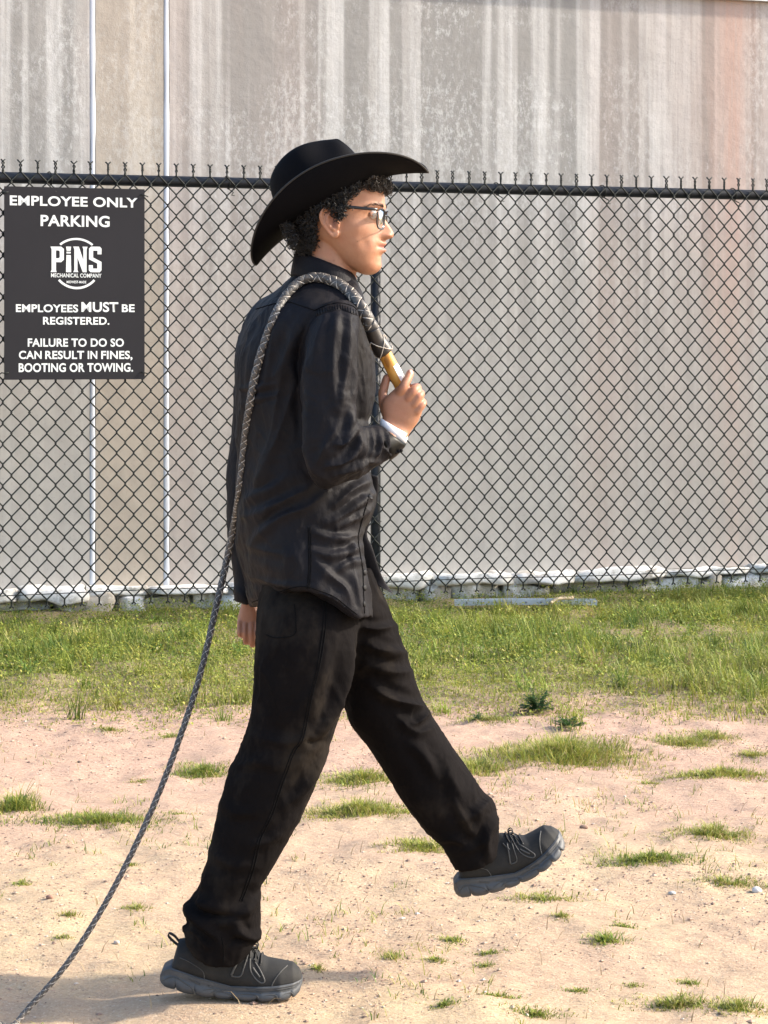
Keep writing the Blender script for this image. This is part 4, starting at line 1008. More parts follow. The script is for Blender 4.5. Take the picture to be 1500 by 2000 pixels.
# ------------------------------------------------------------------ shoes
def interp(x, pts): pts = np.array(pts); return np.interp(x, pts[:, 0], pts[:, 1])
SB = [(0, 36), (3, 31), (8, 27), (32, 20), (69, 10), (107, 5), (144, 2), (186, 0), (244, 1), (262, 5), (272, 14), (277, 30)]           # sole underside (photo px)
ST = [(0, 46), (6, 60), (20, 66), (40, 60), (74, 48), (139, 30), (180, 30), (219, 31), (260, 34), (277, 37)]                          # sole top line
UT = [(24, 70), (28, 84), (36, 112), (60, 116), (120, 112), (155, 106), (172, 98), (184, 88), (209, 74), (235, 69), (258, 65), (270, 54), (276, 40)]  # upper top line
W_ = [(0, 16), (10, 28), (40, 35), (90, 36), (140, 37), (200, 46), (235, 45), (260, 34), (272, 22), (277, 12)]
def make_shoe(pose, name_label=None):
    root = empty('shoe'); child(root)
    def emit(name, rings, m, cap=True):
        V, F = loft(np.array(rings), cap); V = pose(V); o = mesh_obj(name, V, F, m, root); return o
    # sole with lugs: rounded slab sections along the length
    rings = []
    lug = [0, 32, 69, 107, 141, 190, 226, 256, 277]
    for x in np.linspace(0.5, 276.5, 150):
        b, t, w = interp(x, SB), interp(x, ST), interp(x, W_)
        k = np.searchsorted(lug, x)-1; k = min(max(k, 0), len(lug)-2); q = (x-lug[k])/(lug[k+1]-lug[k])
        g = (4*q*(1-q))**0.25; bl = b+(1-g)*8 if 6 < x < 270 else b
        ring = []
        for l, h in ((-1, 1.0), (-1.035, .92), (-1.06, .78), (-1.0, .68), (-1.09, .55), (-1.07-0.11*g, .32), (-.99-.11*g, .10), (-.85, 0), (-.3, 0), (.3, 0), (.85, 0), (.99+.11*g, .10), (1.07+.11*g, .32), (1.09, .55), (1.0, .68), (1.06, .78), (1.035, .92), (1, 1.0), (.4, 1.0), (-.4, 1.0)):
            ring.append((x, l*w*(1-0.035*(1-g) if h < .6 else 1), bl+(t-bl)*h))
        rings.append(ring)
    emit('sole', rings, M['sole'])
    # grooves drawn on the side wall
    # upper
    def upper_sec(x, n=28):
        t, b, w = interp(x, UT), interp(x, ST)-4, interp(x, W_)*0.97; a = np.linspace(0, math.pi, n)
        e = 2.5 if x > 180 else 3.2; ring = []
        for q in a:
            c_, s_ = math.cos(q), math.sin(q)
            wt = w*(1-0.28*max(0, s_)**2) if x < 180 else w
            ring.append((x, -np.sign(c_)*abs(c_)**(2/e)*wt, b+(t-b)*abs(s_)**(2/e)))
        return ring
    emit('upper', [upper_sec(x) for x in np.concatenate([np.linspace(24.5, 40, 12), np.linspace(44, 255, 60), np.linspace(257, 275.5, 14)])], M['shoe'])
    def upper_pt(x, f, out=1.0, s=-1):       # f 0 sole line .. 1 top
        t, b, w = interp(x, UT), interp(x, ST)-4, interp(x, W_)*0.97; e = 2.5 if x > 180 else 3.2
        sv = min(1, f)**(e/2); sv = min(sv, .999); cv = (1-sv*sv)**0.5
        wt = w*(1-0.28*sv**2) if x < 180 else w
        return np.array((x, s*(cv**(2/e)*wt+out), b+(t-b)*f+out*f))
    def line(name, pts, r, m, s=-1, out=0.3):
        C = cr(pts, 8*len(pts)); V, F = tube([upper_pt(x, f, out, s) for x, f in C], r, 6); mesh_obj(name, pose(V), F, m, root)
    for s in (-1, 1):
        # lighter overlay ribs on the quarter, toe-cap edge, heel counter
        line('overlay', [(140, .28), (158, .30), (166, .60), (172, .86)], 1.6, M['overlay'], s)
        line('overlay', [(140, .30), (150, .58), (158, .80)], 2.4, M['overlay'], s); line('overlay', [(156, .62), (146, .80)], 2.2, M['overlay'], s)
        line('overlay', [(176, .84), (178, .50), (196, .22), (205, .30), (196, .62), (184, .82)], 1.6, M['overlay'], s); line('overlay', [(182, .62), (196, .40)], 2.0, M['overlay'], s)
        line('toe_cap_edge', [(218, .06), (224, .35), (236, .70), (248, .93)], 1.2, M['overlay'], s)
        line('heel_counter_edge', [(88, .05), (84, .25), (60, .40), (40, .50)], 0.9, M['overlay'], s)
        for x0, f0, x1, f1 in ((60, .80, 80, .66), (95, .72, 125, .50), (120, .62, 150, .30), (170, .85, 200, .62), (225, .80, 262, .76)):
            C = []
            for q in np.linspace(0, 1, 10):
                x = x0+(x1-x0)*q; w = interp(x, W_)*1.055; b, t = interp(x, SB), interp(x, ST); C.append((x, s*w, b+(t-b)*(f0+(f1-f0)*q)))
            V, F = tube(C, 1.0, 5); mesh_obj('sole_rib', pose(V), F, M['overlay'], root)
        for x, f in ((165, .90), (184, .84), (196, .80)):
            V, F = sphere(upper_pt(x, f, .8, s), 2.3, 10, 6); mesh_obj('eyelet', pose(V), F, M['overlay'], root)
        def sole_line(pts, r, m=M['overlay']):
            C = []
            for x, f in cr(pts, 10*len(pts)):
                w = interp(x, W_)*np.interp(f, [0, .1, .32, .55, .68, .78, .92, 1], [.9, 1.06, 1.14, 1.09, 1.0, 1.06, 1.035, 1.0])+.3; b, t = interp(x, SB), interp(x, ST); C.append((x, s*w, b+(t-b)*f))
            V, F = tube(C, r, 5); mesh_obj('sole_rib', pose(V), F, m, root)
        sole_line([(8, .9), (60, .93), (140, .92), (220, .9), (270, .88)], 1.0); sole_line([(4, .35), (30, .62), (62, .45), (72, .25), (100, .55), (138, .62), (150, .30)], 1.1)
        sole_line([(150, .62), (185, .70), (225, .66), (268, .60)], 0.9); sole_line([(34, .15), (50, .40), (70, .15)], 0.9); sole_line([(150, .15), (158, .5), (188, .5), (196, .15)], 0.9); sole_line([(200, .15), (206, .48), (226, .48), (232, .15)], 0.9); sole_line([(236, .15), (241, .45), (256, .45), (261, .2)], 0.9)
        for q in (0, 6, 12): sole_line([(92+q, .18+.02*q), (118+q*.7, .62-.01*q), (140+q*.3, .2+.02*q)], 0.8)
    for x in (166, 176, 186, 197):
        C = [upper_pt(x, f, 1.6, -1) for f in (.80, .93, .995)]+[upper_pt(x+1, f, 1.6, 1) for f in (.995, .93, .80)]
        V, F = tube(cr([tuple(c) for c in C], 20), 1.9, 6); mesh_obj('lace', pose(V), F, M['lace'], root)
    t0 = interp(175, UT)
    for s in (-1, 1):
        C = cr([(172, s*2, t0+1), (178, s*8, t0+7), (188, s*10, t0+7), (189, s*9, t0+0), (181, s*4, t0-1), (174, s*1, t0+1)], 26)
        V, F = tube(C, 1.6, 6); mesh_obj('lace_bow', pose(V), F, M['lace'], root)
        V, F = tube(cr([(176, s*2, t0+2), (184, s*12, t0-4), (190, s*20, t0-12), (192, s*25, t0-20)], 18), 1.5, 6); mesh_obj('lace', pose(V), F, M['lace'], root)
    C = cr([(36, 0, 108), (28, 0, 118), (18, 0, 124), (15, 0, 120), (20, 0, 113), (30, 0, 104), (37, 0, 99)], 30)
    rings = []
    T_, U_, W__ = frames(C)
    for c, t_ in zip(C, T_):
        n_ = np.array((-t_[2], 0, t_[0])); rings.append([c+(0, -6, 0)+n_*1.1, c+(0, 6, 0)+n_*1.1, c+(0, 6, 0)-n_*1.1, c+(0, -6, 0)-n_*1.1])
    V, F = loft(rings); mesh_obj('pull_tab', pose(V), F, M['lace'], root)
    return root
def pose_near(V):
    V = np.asarray(V, float); yc = -0.085; d = (D0+yc)/FPX; o = P(314, 1946, yc)
    return np.stack([o[0]+V[:, 0]*d, yc+V[:, 1]*d+0.10*(V[:, 0]-100)*d*0.3, o[2]+V[:, 2]*d], 1)
zmin = P(314, 1946, -0.085)[2]
def pose_far(V):
    V = np.asarray(V, float)*(0.885, 0.98, 0.95); yc = 0.125; d = (D0+yc)/FPX; o = P(904, 1774, yc)
    x, z = V[:, 0], V[:, 2]; th0 = R(24)+R(16)*ss(x, 90, 215)               # the foot flexes up at the ball
    # integrate the bent centre line
    xs = np.linspace(0, 270, 271); tt = R(24)+R(16)*ss(xs, 90, 215); cx = np.concatenate([[0], np.cumsum(np.cos(tt))[:-1]]); cz = np.concatenate([[0], np.cumsum(np.sin(tt))[:-1]])
    bx, bz = np.interp(x, xs, cx), np.interp(x, xs, cz)
    X = bx-z*np.sin(th0); Z = bz+z*np.cos(th0)
    return np.stack([o[0]+X*d, yc+V[:, 1]*d+0.06*x*d, o[2]+Z*d], 1)
make_shoe(pose_near); make_shoe(pose_far)

# ------------------------------------------------------------------ bullwhip over the shoulder
whip = tag(empty('bullwhip', tuple(P(745, 690, -.13))), 'braided brown leather bullwhip with wooden handle slung over the walker\'s shoulder', 'whip')
def wpart(name, V, F, m, smooth=True, midx=None):
    o = mesh_obj(name, V, F, m, None, smooth, midx=midx); o.parent = whip; o.matrix_parent_inverse = whip.matrix_basis.inverted(); return o
tor = [(738, 668, 15), (728, 645, 14.5), (715, 618, 13.5), (700, 592, 12.5), (680, 568, 12), (655, 551, 11.5), (630, 543, 11), (603, 543, 10.5), (578, 556, 10.2), (556, 582, 10), (538, 615, 9.8), (522, 655, 9.6), (508, 697, 9.4),
       (497, 740, 9.2), (489, 785, 9), (482, 830, 8.8), (477, 875, 8.6), (472, 920, 8.4), (467, 965, 8.2), (459, 1015, 8), (448, 1070, 7.8), (436, 1125, 7.6), (421, 1190, 7.4), (404, 1265, 7.2), (383, 1345, 7), (355, 1430, 6.8), (322, 1520, 6.6),
       (283, 1612, 6.5), (238, 1705, 6.3), (185, 1800, 6.2), (125, 1890, 6.1), (55, 1970, 6), (20, 2005, 6)]
path = []
for i, (x, y, r) in enumerate(tor):
    rm = r*S; r = r
    if i < 3: Yd = (-.142, -.150, -.155)[i]
    elif i < 20:
        q, n_ = hit(x, y, bvh, None if False else 0.0); Yd = q[1]-rm*1.05
        if i == 3: Yd = min(Yd, -.15)
    else: Yd = None
    path.append([x, y, r, Yd])
ys = [p[3] for p in path if p[3] is not None]
last = path[19][3]
for i in range(20, len(path)):
    k = (i-19)/(len(path)-20); path[i][3] = last*(1-k)+(-.225)*k
Yv = np.array([p[3] for p in path]); Ys = Yv.copy()
for _ in range(3): Ys[1:-1] = (Ys[:-2]+2*Ys[1:-1]+Ys[2:])/4
Ys[:20] = np.minimum(Ys[:20], Yv[:20]+.004)
pts3 = [tuple(P(p[0], p[1], q))+(p[2]*S*np.interp(i, [0, 5, 10, 32], [.86, .78, .75, .80]),) for i, (p, q) in enumerate(zip(path, Ys))]
e_ = pts3[-1]; gxy = (e_[0]-.13, e_[1]-.02)
tail = [(e_[0]-.06, e_[1]-.01, e_[2]-.035+.01, .0052), (e_[0]-.18, e_[1]-.02, .010, .005), (e_[0]-.5, e_[1]-.05, .009, .0045), (e_[0]-.9, e_[1]+.05, .009, .003)]
tail[0] = (e_[0]-.05, e_[1]-.01, max(.012, e_[2]-.02), .0056)
C4 = cr(pts3+tail, 900); C, rad = C4[:, :3], C4[:, 3]
T_, U_, W__ = frames(C)
V, F = tube(C, rad*0.84, 10); wpart('thong_core', V, F, M['leather'])
ln = np.concatenate([[0], np.cumsum(np.linalg.norm(np.diff(C, axis=0), axis=1))])
pitch = 0.046; seg = np.where(ln < 2.35)[0]
for name, s0, n_str in (('plait_strand', 1, 3), ('plait_strand', -1, 3)):
    for k in range(n_str):
        rings = []; 
        tcum = ln/pitch*2*math.pi
        for i in seg:
            a = s0*tcum[i]+k*2*math.pi/n_str
            lift = 1.0+0.13*math.cos(n_str*(tcum[i]*2)/2+ (0 if s0 > 0 else math.pi)+k*2.1)
            d = math.cos(a)*U_[i]+math.sin(a)*W__[i]; tg = -math.sin(a)*U_[i]+math.cos(a)*W__[i]
            dirv = T_[i]*pitch/(2*math.pi)+s0*tg*rad[i]; dirv /= np.linalg.norm(dirv); wv = np.cross(d, dirv)
            c = C[i]+d*rad[i]*0.90*lift; w = rad[i]*0.62; h = rad[i]*0.13
            rings.append([c-wv*w-d*h, c-wv*w+d*h*0.6, c-wv*w*0.8+d*h*1.25, c+wv*w*0.8+d*h*1.25, c+wv*w+d*h*0.6, c+wv*w-d*h])
        rings = np.array(rings); V, F = loft(rings, cap=False)
        mi = [1 if (q % 6) in (0, 1) else 0 for q in range(len(F))]
        wpart(name, V, F, [M['leather_grey'], M['raw_edge']], midx=mi)
# knot at the handle
kc = [P(727, 643, -.152), P(734, 660, -.147), P(741, 672, -.143), P(748, 684, -.140), P(752, 690, -.138)]
V, F = tube(cr([tuple(q) for q in kc], 24), np.interp(np.linspace(0, 1, 24), [0, .35, .6, .85, 1], [14*S, 16*S, 18*S, 18.5*S, 15*S]), 20); wpart('knot', V, F, M['leather'])
for a0 in np.linspace(0, 2*math.pi, 3, endpoint=False):
    for s0 in (1, -1):
        Ck = cr([tuple(q) for q in kc[1:]], 20); Tk, Uk, Wk = frames(Ck); rr = np.interp(np.linspace(0, 1, 20), [0, .4, .8, 1], [16.5*S, 18.6*S, 19*S, 16*S])
        a = a0+s0*np.linspace(0, 2.2, 20); V, F = tube(Ck+rr[:, None]*(np.cos(a)[:, None]*Uk+np.sin(a)[:, None]*Wk), .0009, 5); wpart('knot_lace', V, F, M['raw_edge'])
hd_ = cr([tuple(P(748, 684, -.140)), tuple(P(765, 717, -.133)), tuple(P(782, 750, -.124)), tuple(P(800, 790, -.118))], 30)
V, F = tube(hd_, np.interp(np.linspace(0, 1, 30), [0, .5, .92, 1], [13*S, 13.5*S, 13*S, 9*S]), 24); wpart('handle', V, F, M['wood'])
# paper sticker on the handle
Th, Uh, Wh = frames(hd_); rings = []
for i in range(9, 19):
    rg = []; v = np.array((0.85, -0.5, 0.15)); v -= Th[i]*(v @ Th[i]); v /= np.linalg.norm(v); w = np.cross(Th[i], v)
    for q in np.linspace(-0.75, 0.75, 9): rg.append(hd_[i]+(math.cos(q)*v+math.sin(q)*w)*(13.7*S))
    rings.append(rg)
V, F = loft(rings, cap=False, closed=False); wpart('sticker', V, F, M['wristband'])
for j, (i0, q0) in enumerate(((15, -.45), (16, -.1), (17, .3), (17, -.5))):
    i = i0; v = np.array((0.85, -0.5, 0.15)); v -= Th[i]*(v @ Th[i]); v /= np.linalg.norm(v); w = np.cross(Th[i], v)
    A = [hd_[i]+(math.cos(q0+t)*v+math.sin(q0+t)*w)*(13.9*S)+Th[i]*(.004*(t*3)) for t in (-.12, 0, .12)]
    V, F = tube(A, .0009, 4); wpart('sticker_print', V, F, M['ink'])
# ------------------------------------------------------------------ vegetation and litter
def blades(base, h, w, lean, az, cols, bend=0.5, nseg=3):
    """base Nx3, heights, widths, lean (0..1), azimuth -> blades with nseg segments"""
    n = len(base); t = np.linspace(0, 1, nseg+1)
    dirx, diry = np.cos(az), np.sin(az); L = []
    sx, sy = -diry, dirx
    out = np.zeros((n, nseg+1, 2, 3))
    for i, q in enumerate(t):
        off = h*lean*(q**(1+bend)); up = h*np.sqrt(np.maximum(0.05, 1-(lean*q)**2*0.8))*q
        c = base+np.stack([dirx*off, diry*off, up], 1); ww = w*(1-q**1.6)*0.5+0.00015
        out[:, i, 0] = c-np.stack([sx*ww, sy*ww, 0*ww], 1); out[:, i, 1] = c+np.stack([sx*ww, sy*ww, 0*ww], 1)
    V = out.reshape(-1, 3); k = (nseg+1)*2
    b = np.arange(n)[:, None]*k; F = []
    for i in range(nseg): F.append(np.stack([b[:, 0]+2*i, b[:, 0]+2*i+1, b[:, 0]+2*i+3, b[:, 0]+2*i+2], 1))
    F = np.stack(F, 1).reshape(-1, 4)
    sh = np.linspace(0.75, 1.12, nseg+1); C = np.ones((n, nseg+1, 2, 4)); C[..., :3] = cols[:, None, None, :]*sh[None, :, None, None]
    return V, F, C.reshape(-1, 4)
def leaves(cen, size, az, tiltv, cols):
    """small broad leaves: diamond folded along the rib"""
    n = len(cen); dx = np.stack([np.cos(az), np.sin(az), np.zeros(n)], 1); dy = np.stack([-np.sin(az), np.cos(az), np.zeros(n)], 1)
    up = np.array((0, 0, 1.0)); d = dx*np.cos(tiltv)[:, None]+up*np.sin(tiltv)[:, None]
    s = size[:, None]
    p = [cen, cen+d*s*0.5+dy*s*0.33+up*s*0.12, cen+d*s, cen+d*s*0.5-dy*s*0.33+up*s*0.12]
    V = np.stack(p, 1).reshape(-1, 3); F = np.arange(4*n).reshape(n, 4)
    C = np.ones((n, 4, 4)); C[..., :3] = cols[:, None]; return V, F, C.reshape(-1, 4)
def joinq(lst):
    V = []; F = []; C = []; k = 0
    for v, f, c in lst: V.append(v); F.append(f+k); C.append(c); k += len(v)
    return np.concatenate(V), np.concatenate(F), np.concatenate(C)
GREENS = np.array([(0.165, 0.225, 0.040), (0.265, 0.305, 0.052), (0.100, 0.170, 0.036), (0.350, 0.345, 0.075), (0.42, 0.36, 0.17)])
def pick(n, p, jit=0.18):
    c = GREENS[rng.choice(len(GREENS), n, p=p)]; return np.clip(c*(1+rng.normal(0, jit, (n, 1)))*(1+rng.normal(0, 0.05, (n, 3))), 0.01, 1)
def edge_y(X):                          # front edge of the grass strip
    p = np.stack([X, X*0, X*0], 1); return 3.36+0.26*fbm(p, 1.5, 4, 55)+0.14*vnoise(p, 9, 56)-0.06*X
def wallY(X): return (DW-D0)+X*math.tan(TH)-0.16
n = 430000
X = rng.uniform(-4.9, 5.0, n); Y = rng.uniform(2.9, 8.2, n)
p = np.stack([X, Y, X*0], 1)
keep = (Y > edge_y(X)+rng.exponential(0.12, n)-0.12+0.16*vnoise(p, 5, 57)) & (Y < wallY(X)+0.05)
pat = fbm(p, 2.2, 3, 77); keep &= rng.random(n) < np.clip(0.95+0.5*pat, 0.35, 1)
thin = ss(Y-edge_y(X), -0.05, 0.5); keep &= rng.random(n) < 0.40+0.60*thin
bare = np.exp(-((X-0.62)/0.75)**2-((Y-wallY(X)+0.20)/0.20)**2); keep &= rng.random(n) > bare*0.85
X, Y, pat, thin = X[keep], Y[keep], pat[keep], thin[keep]; n = len(X)
b = np.stack([X, Y, ground_z(X, Y)-0.004], 1)
pz = np.stack([X, Y, X*0], 1); tall = ss(fbm(pz, 1.6, 2, 91)+0.6*vnoise(pz, 7, 92), -0.2, 0.9)
h = rng.gamma(5, 0.0088, n)*(0.40+1.0*tall)*(0.55+0.45*thin)*(1-0.55*ss(Y-wallY(X), -0.5, -0.1))
yel = np.clip(ss(fbm(pz, 1.3, 3, 63)+0.25*(5.0-Y), -0.35, 0.65)*0.75+0.3*(1-thin), 0, 1)
c1 = pick(n, [.40, .25, .27, .06, .02]); c2 = pick(n, [.06, .30, .02, .44, .18]); cc = c1*(1-yel[:, None])+c2*yel[:, None]
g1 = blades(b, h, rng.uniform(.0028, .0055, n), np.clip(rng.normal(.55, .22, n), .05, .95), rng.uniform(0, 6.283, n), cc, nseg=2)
# low creeping weeds among the blades
m_ = 165000; q = rng.integers(0, n, m_); cz = b[q]+np.stack([rng.normal(0, .02, m_), rng.normal(0, .02, m_), rng.uniform(.006, .055, m_)*(0.5+0.7*thin[q])], 1)
g2 = leaves(cz, rng.uniform(.007, .018, m_), rng.uniform(0, 6.283, m_), rng.uniform(-.3, .9, m_), (pick(m_, [.30, .34, .16, .18, .02])*(1-.4*yel[q, None])+.4*yel[q, None]*GREENS[3]))
# taller tussocks rooted in the verge
ncl = 540; kx = rng.integers(0, n, ncl); per = 26
tb_ = np.repeat(b[kx], per, 0)+np.stack([rng.normal(0, .018, ncl*per), rng.normal(0, .018, ncl*per), np.zeros(ncl*per)], 1)
th_ = np.repeat(rng.uniform(.05, .13, ncl)*(1-.5*ss(b[kx, 1]-wallY(b[kx, 0]), -.6, -.1)), per)*rng.uniform(.5, 1.1, ncl*per); tc = np.repeat(pick(ncl, [.30, .32, .16, .16, .06]), per, 0)*(1+rng.normal(0, .12, (ncl*per, 1)))
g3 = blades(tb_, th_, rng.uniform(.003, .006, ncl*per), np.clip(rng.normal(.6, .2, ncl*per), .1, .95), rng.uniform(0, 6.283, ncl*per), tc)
m3 = 1500; q3 = rng.integers(0, n, m3); q3 = q3[b[q3, 0] < 0.4]; m3 = len(q3)
g4 = leaves(b[q3]+np.stack([rng.normal(0, .02, m3), rng.normal(0, .02, m3), rng.uniform(.04, .085, m3)], 1), rng.uniform(.006, .011, m3), rng.uniform(0, 6.283, m3), rng.uniform(-.2, .8, m3), np.tile((.55, .50, .06), (m3, 1)))
V, F, C = joinq([g1, g2, g3, g4])
tag(mesh_obj('grass_verge', V, F, M['leaf'], cols=C, smooth=False), 'dense green grass and low weeds along the foot of the fence', 'grass', kind='stuff')
# sparse sprigs over the bare sand
n = 2600; X = rng.uniform(-2.2, 2.4, n); Y = rng.uniform(-.75, 3.6, n); p = np.stack([X, Y, X*0], 1)
k = (fbm(p, 2.6, 3, 13) > 0.28) & (np.hypot((X+0.3)/0.3, (Y+0.08)/0.2) > 1); X, Y = X[k], Y[k]
X = np.repeat(X, 7)+rng.normal(0, .012, len(X)*7); Y = np.repeat(Y, 7)+rng.normal(0, .012, len(Y)*7); n = len(X)
b = np.stack([X, Y, ground_z(X, Y)-.003], 1)
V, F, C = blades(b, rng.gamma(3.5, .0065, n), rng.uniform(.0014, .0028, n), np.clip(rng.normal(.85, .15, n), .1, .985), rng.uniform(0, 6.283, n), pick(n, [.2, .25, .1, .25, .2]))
tag(mesh_obj('grass_sprigs', V, F, M['leaf'], cols=C, smooth=False), 'thin scattered grass sprigs dotted over the bare sand', 'grass', kind='stuff')
# dry straw lying about
n = 2200; X = rng.uniform(-2.2, 2.6, n); Y = np.where(rng.random(n) < .5, rng.uniform(-.75, 3.6, n), 3.5+rng.exponential(.35, n)); b = np.stack([X, Y, ground_z(X, Y)+.002], 1)
V, F, C = blades(b, rng.uniform(.015, .06, n), rng.uniform(.001, .0022, n), np.full(n, .985), rng.uniform(0, 6.283, n), np.array((0.40, 0.30, 0.16))*(1+rng.normal(0, .2, (n, 1))))
tag(mesh_obj('dry_straw', V, F, M['leaf'], cols=np.clip(C, 0, 1), smooth=False), 'bits of dry straw littering the sand', 'straw', kind='stuff')
# gravel grains on the sand
n = 62000; X = rng.uniform(-1.7, 1.9, n); Y = rng.uniform(-.8, 3.8, n); p = np.stack([X, Y, X*0], 1)
k = rng.random(n) < np.clip(.35+.9*fbm(p, 2.0, 3, 41), .08, 1); X, Y = X[k], Y[k]; n = len(X)
r = np.minimum(rng.lognormal(math.log(.0018), .45, n), .008); z = ground_z(X, Y)
oc = np.array([(1, 0, 0), (0, 1, 0), (-1, 0, 0), (0, -1, 0), (0, 0, .7), (0, 0, -.7)], float)
V = oc[None]*(1+rng.normal(0, .22, (n, 6, 3)))*r[:, None, None]*np.array((1.25, 1, .8))+np.stack([X, Y, z+r*.25], 1)[:, None]
f = np.array([(0, 1, 4), (1, 2, 4), (2, 3, 4), (3, 0, 4), (1, 0, 5), (2, 1, 5), (3, 2, 5), (0, 3, 5)]); F = (np.arange(n)[:, None, None]*6+f[None]).reshape(-1, 3)
pc = np.array([(.50, .37, .27), (.40, .27, .20), (.26, .17, .125), (.60, .51, .42), (.16, .11, .09)])[rng.choice(5, n, p=[.3, .28, .22, .1, .1])]
C = np.ones((n, 6, 4)); C[..., :3] = pc[:, None]
tag(mesh_obj('gravel', V.reshape(-1, 3), F, M['pebble'], cols=C.reshape(-1, 4), smooth=False), 'fine gravel grains strewn over the sand', 'gravel', kind='stuff')
# a few larger stones one can pick out
def pebble(px, py, r, c, label, grp=None):
    g = G(px, py); bm = bmesh.new(); bmesh.ops.create_icosphere(bm, subdivisions=2, radius=1.0); V = np.array([v.co[:] for v in bm.verts]); F = [tuple(v.index for v in f_.verts) for f_ in bm.faces]; bm.free()
    V = V*(1+.22*fbm(V+px, 1.3, 3, int(px))[:, None])*np.array((1.2, .9, .6))*r; z = ground_z(g[:1], g[1:2])[0]
    o = mesh_obj('pebble', V, F, M['pebble'], cols=np.tile((*c, 1), (len(V), 1))); o.location = (g[0], g[1], z+r*.3); o.rotation_euler = (0, 0, px)
    tag(o, label, 'stone', grp)
pebble(1140, 1621, .010, (.22, .14, .10), 'dark brown pebble on the sand ahead of the raised shoe')
pebble(1313, 1740, .008, (.50, .48, .45), 'small pale stone beside a low grass tuft')
pebble(1478, 1736, .014, (.52, .50, .47), 'flat whitish stone, the largest on the sand')
pebble(97, 1768, .009, (.30, .17, .12), 'reddish brown pebble near the trailing whip')
pebble(228, 1843, .008, (.52, .42, .34), 'cream coloured pebble between the whip and the planted shoe')
pebble(156, 1490, .008, (.22, .15, .11), 'small dark pebble on sand behind the whip')

def tuft(px, py, wpx, hpx, label, kindp, dens=1.0, grp=None, name='grass_tuft', wid=1.0, depth=0.55):
    g = G(px, py); d = g[1]+D0; rx = wpx/FPX*d/2*1.4; hh = 0.62*hpx/FPX*d; ry = min(max(hpx*0.8*d*d/(FPX*CH)/2, .025), rx*1.1)
    g = g+np.array((0, ry*0.8, 0)); n = int(np.clip(dens*(rx*ry*3.14)*30000+80, 80, 8000))
    a = rng.uniform(0, 6.283, n); rr = np.minimum(np.abs(rng.normal(0, .62, n)), 1.15)*(0.9+0.16*np.sin(a*3+px)+0.12*np.sin(a*7+py)+0.1*np.sin(a*13+px))
    X, Y = rr*np.cos(a)*rx, rr*np.sin(a)*ry; z = ground_z(X+g[0], Y+g[1]); core_ = np.clip(1-0.6*rr, .15, 1)
    h = hh*rng.gamma(4, 1/4, n)*core_*0.66*(0.75+0.35*vnoise(np.stack([X, Y, X*0], 1), 30, int(px)))+.004
    V, F, C = blades(np.stack([X, Y, z-.003], 1), h, rng.uniform(.0018, .0034, n)*wid, np.clip(rng.normal(.76, .2, n), .05, .985), np.where(rng.random(n) < .5, a+rng.normal(0, .7, n), rng.uniform(0, 6.283, n)), pick(n, kindp))
    o = mesh_obj(name, V, F, M['leaf'], cols=C, smooth=False); o.location = (g[0], g[1], 0); tag(o, label, 'grass', grp); return o
YG = [.08, .30, .04, .42, .16]; GR = [.28, .34, .14, .18, .06]; OL = [.14, .26, .08, .30, .22]
tuft(1110, 1497, 290, 74, 'largest yellow green grass patch on the sand, tall and thick', YG, 1.5)
tuft(938, 1512, 110, 58, 'mid sized grass clump beside the largest grass patch, behind the raised trouser leg', OL)
tuft(1345, 1462, 120, 34, 'wispy olive weed clump with leaning stems short of the grass verge', OL, 1.1)
tuft(1400, 1448, 90, 40, 'straggly branching olive weed rising above its low grass clump', OL, 1.2, wid=.8)
tuft(1474, 1478, 62, 30, 'short rounded grass clump beside the straggly olive weed', YG)
tuft(1420, 1524, 220, 34, 'long low yellow green grass strip across the sand', YG, 1.0, depth=.4)
tuft(1270, 1530, 46, 16, 'tiny faint grass clump at the end of the long low strip', OL, .8)
tuft(705, 1538, 150, 44, 'grass clump seen between the two trouser legs, upper one', YG)
tuft(700, 1604, 225, 48, 'wide grass patch seen between the two trouser legs, lower one', YG, 1.3, depth=.45)
tuft(826, 1676, 120, 40, 'pale thin grass patch behind the raised heel', YG, 1.3)
tuft(954, 1418, 86, 26, 'low grass clump just off the verge by the raised knee', OL)
tuft(1405, 1643, 140, 40, 'loose grass clump with a dry fringe ahead of the raised shoe', OL, 1.4)
tuft(1270, 1697, 175, 38, 'bright green flattened grass clump ahead of the raised shoe', GR, 1.2)
tuft(1436, 1733, 135, 30, 'low olive grass clump between two pale stones', OL)
tuft(1066, 1762, 170, 26, 'thin grass strip on the sand under the raised shoe toe', YG, .8, depth=.4)
tuft(390, 1514, 110, 42, 'green grass clump between the whip and the rear trouser leg', GR, 1.1)
tuft(180, 1616, 235, 44, 'long green grass patch on the sand behind the trailing whip', GR, 1.2, depth=.45)
tuft(22, 1592, 90, 90, 'tall grass clump farthest behind the walker', GR, 1.0)
tuft(1330, 1972, 170, 42, 'olive grass clump, one of the widest near tufts beside the wheel ruts', OL, 1.1)
tuft(1448, 1985, 130, 46, 'dense grass clump beside the wide olive near tuft', OL, 1.2)
SM = 'small green grass tuft on the bare sand before the raised shoe'
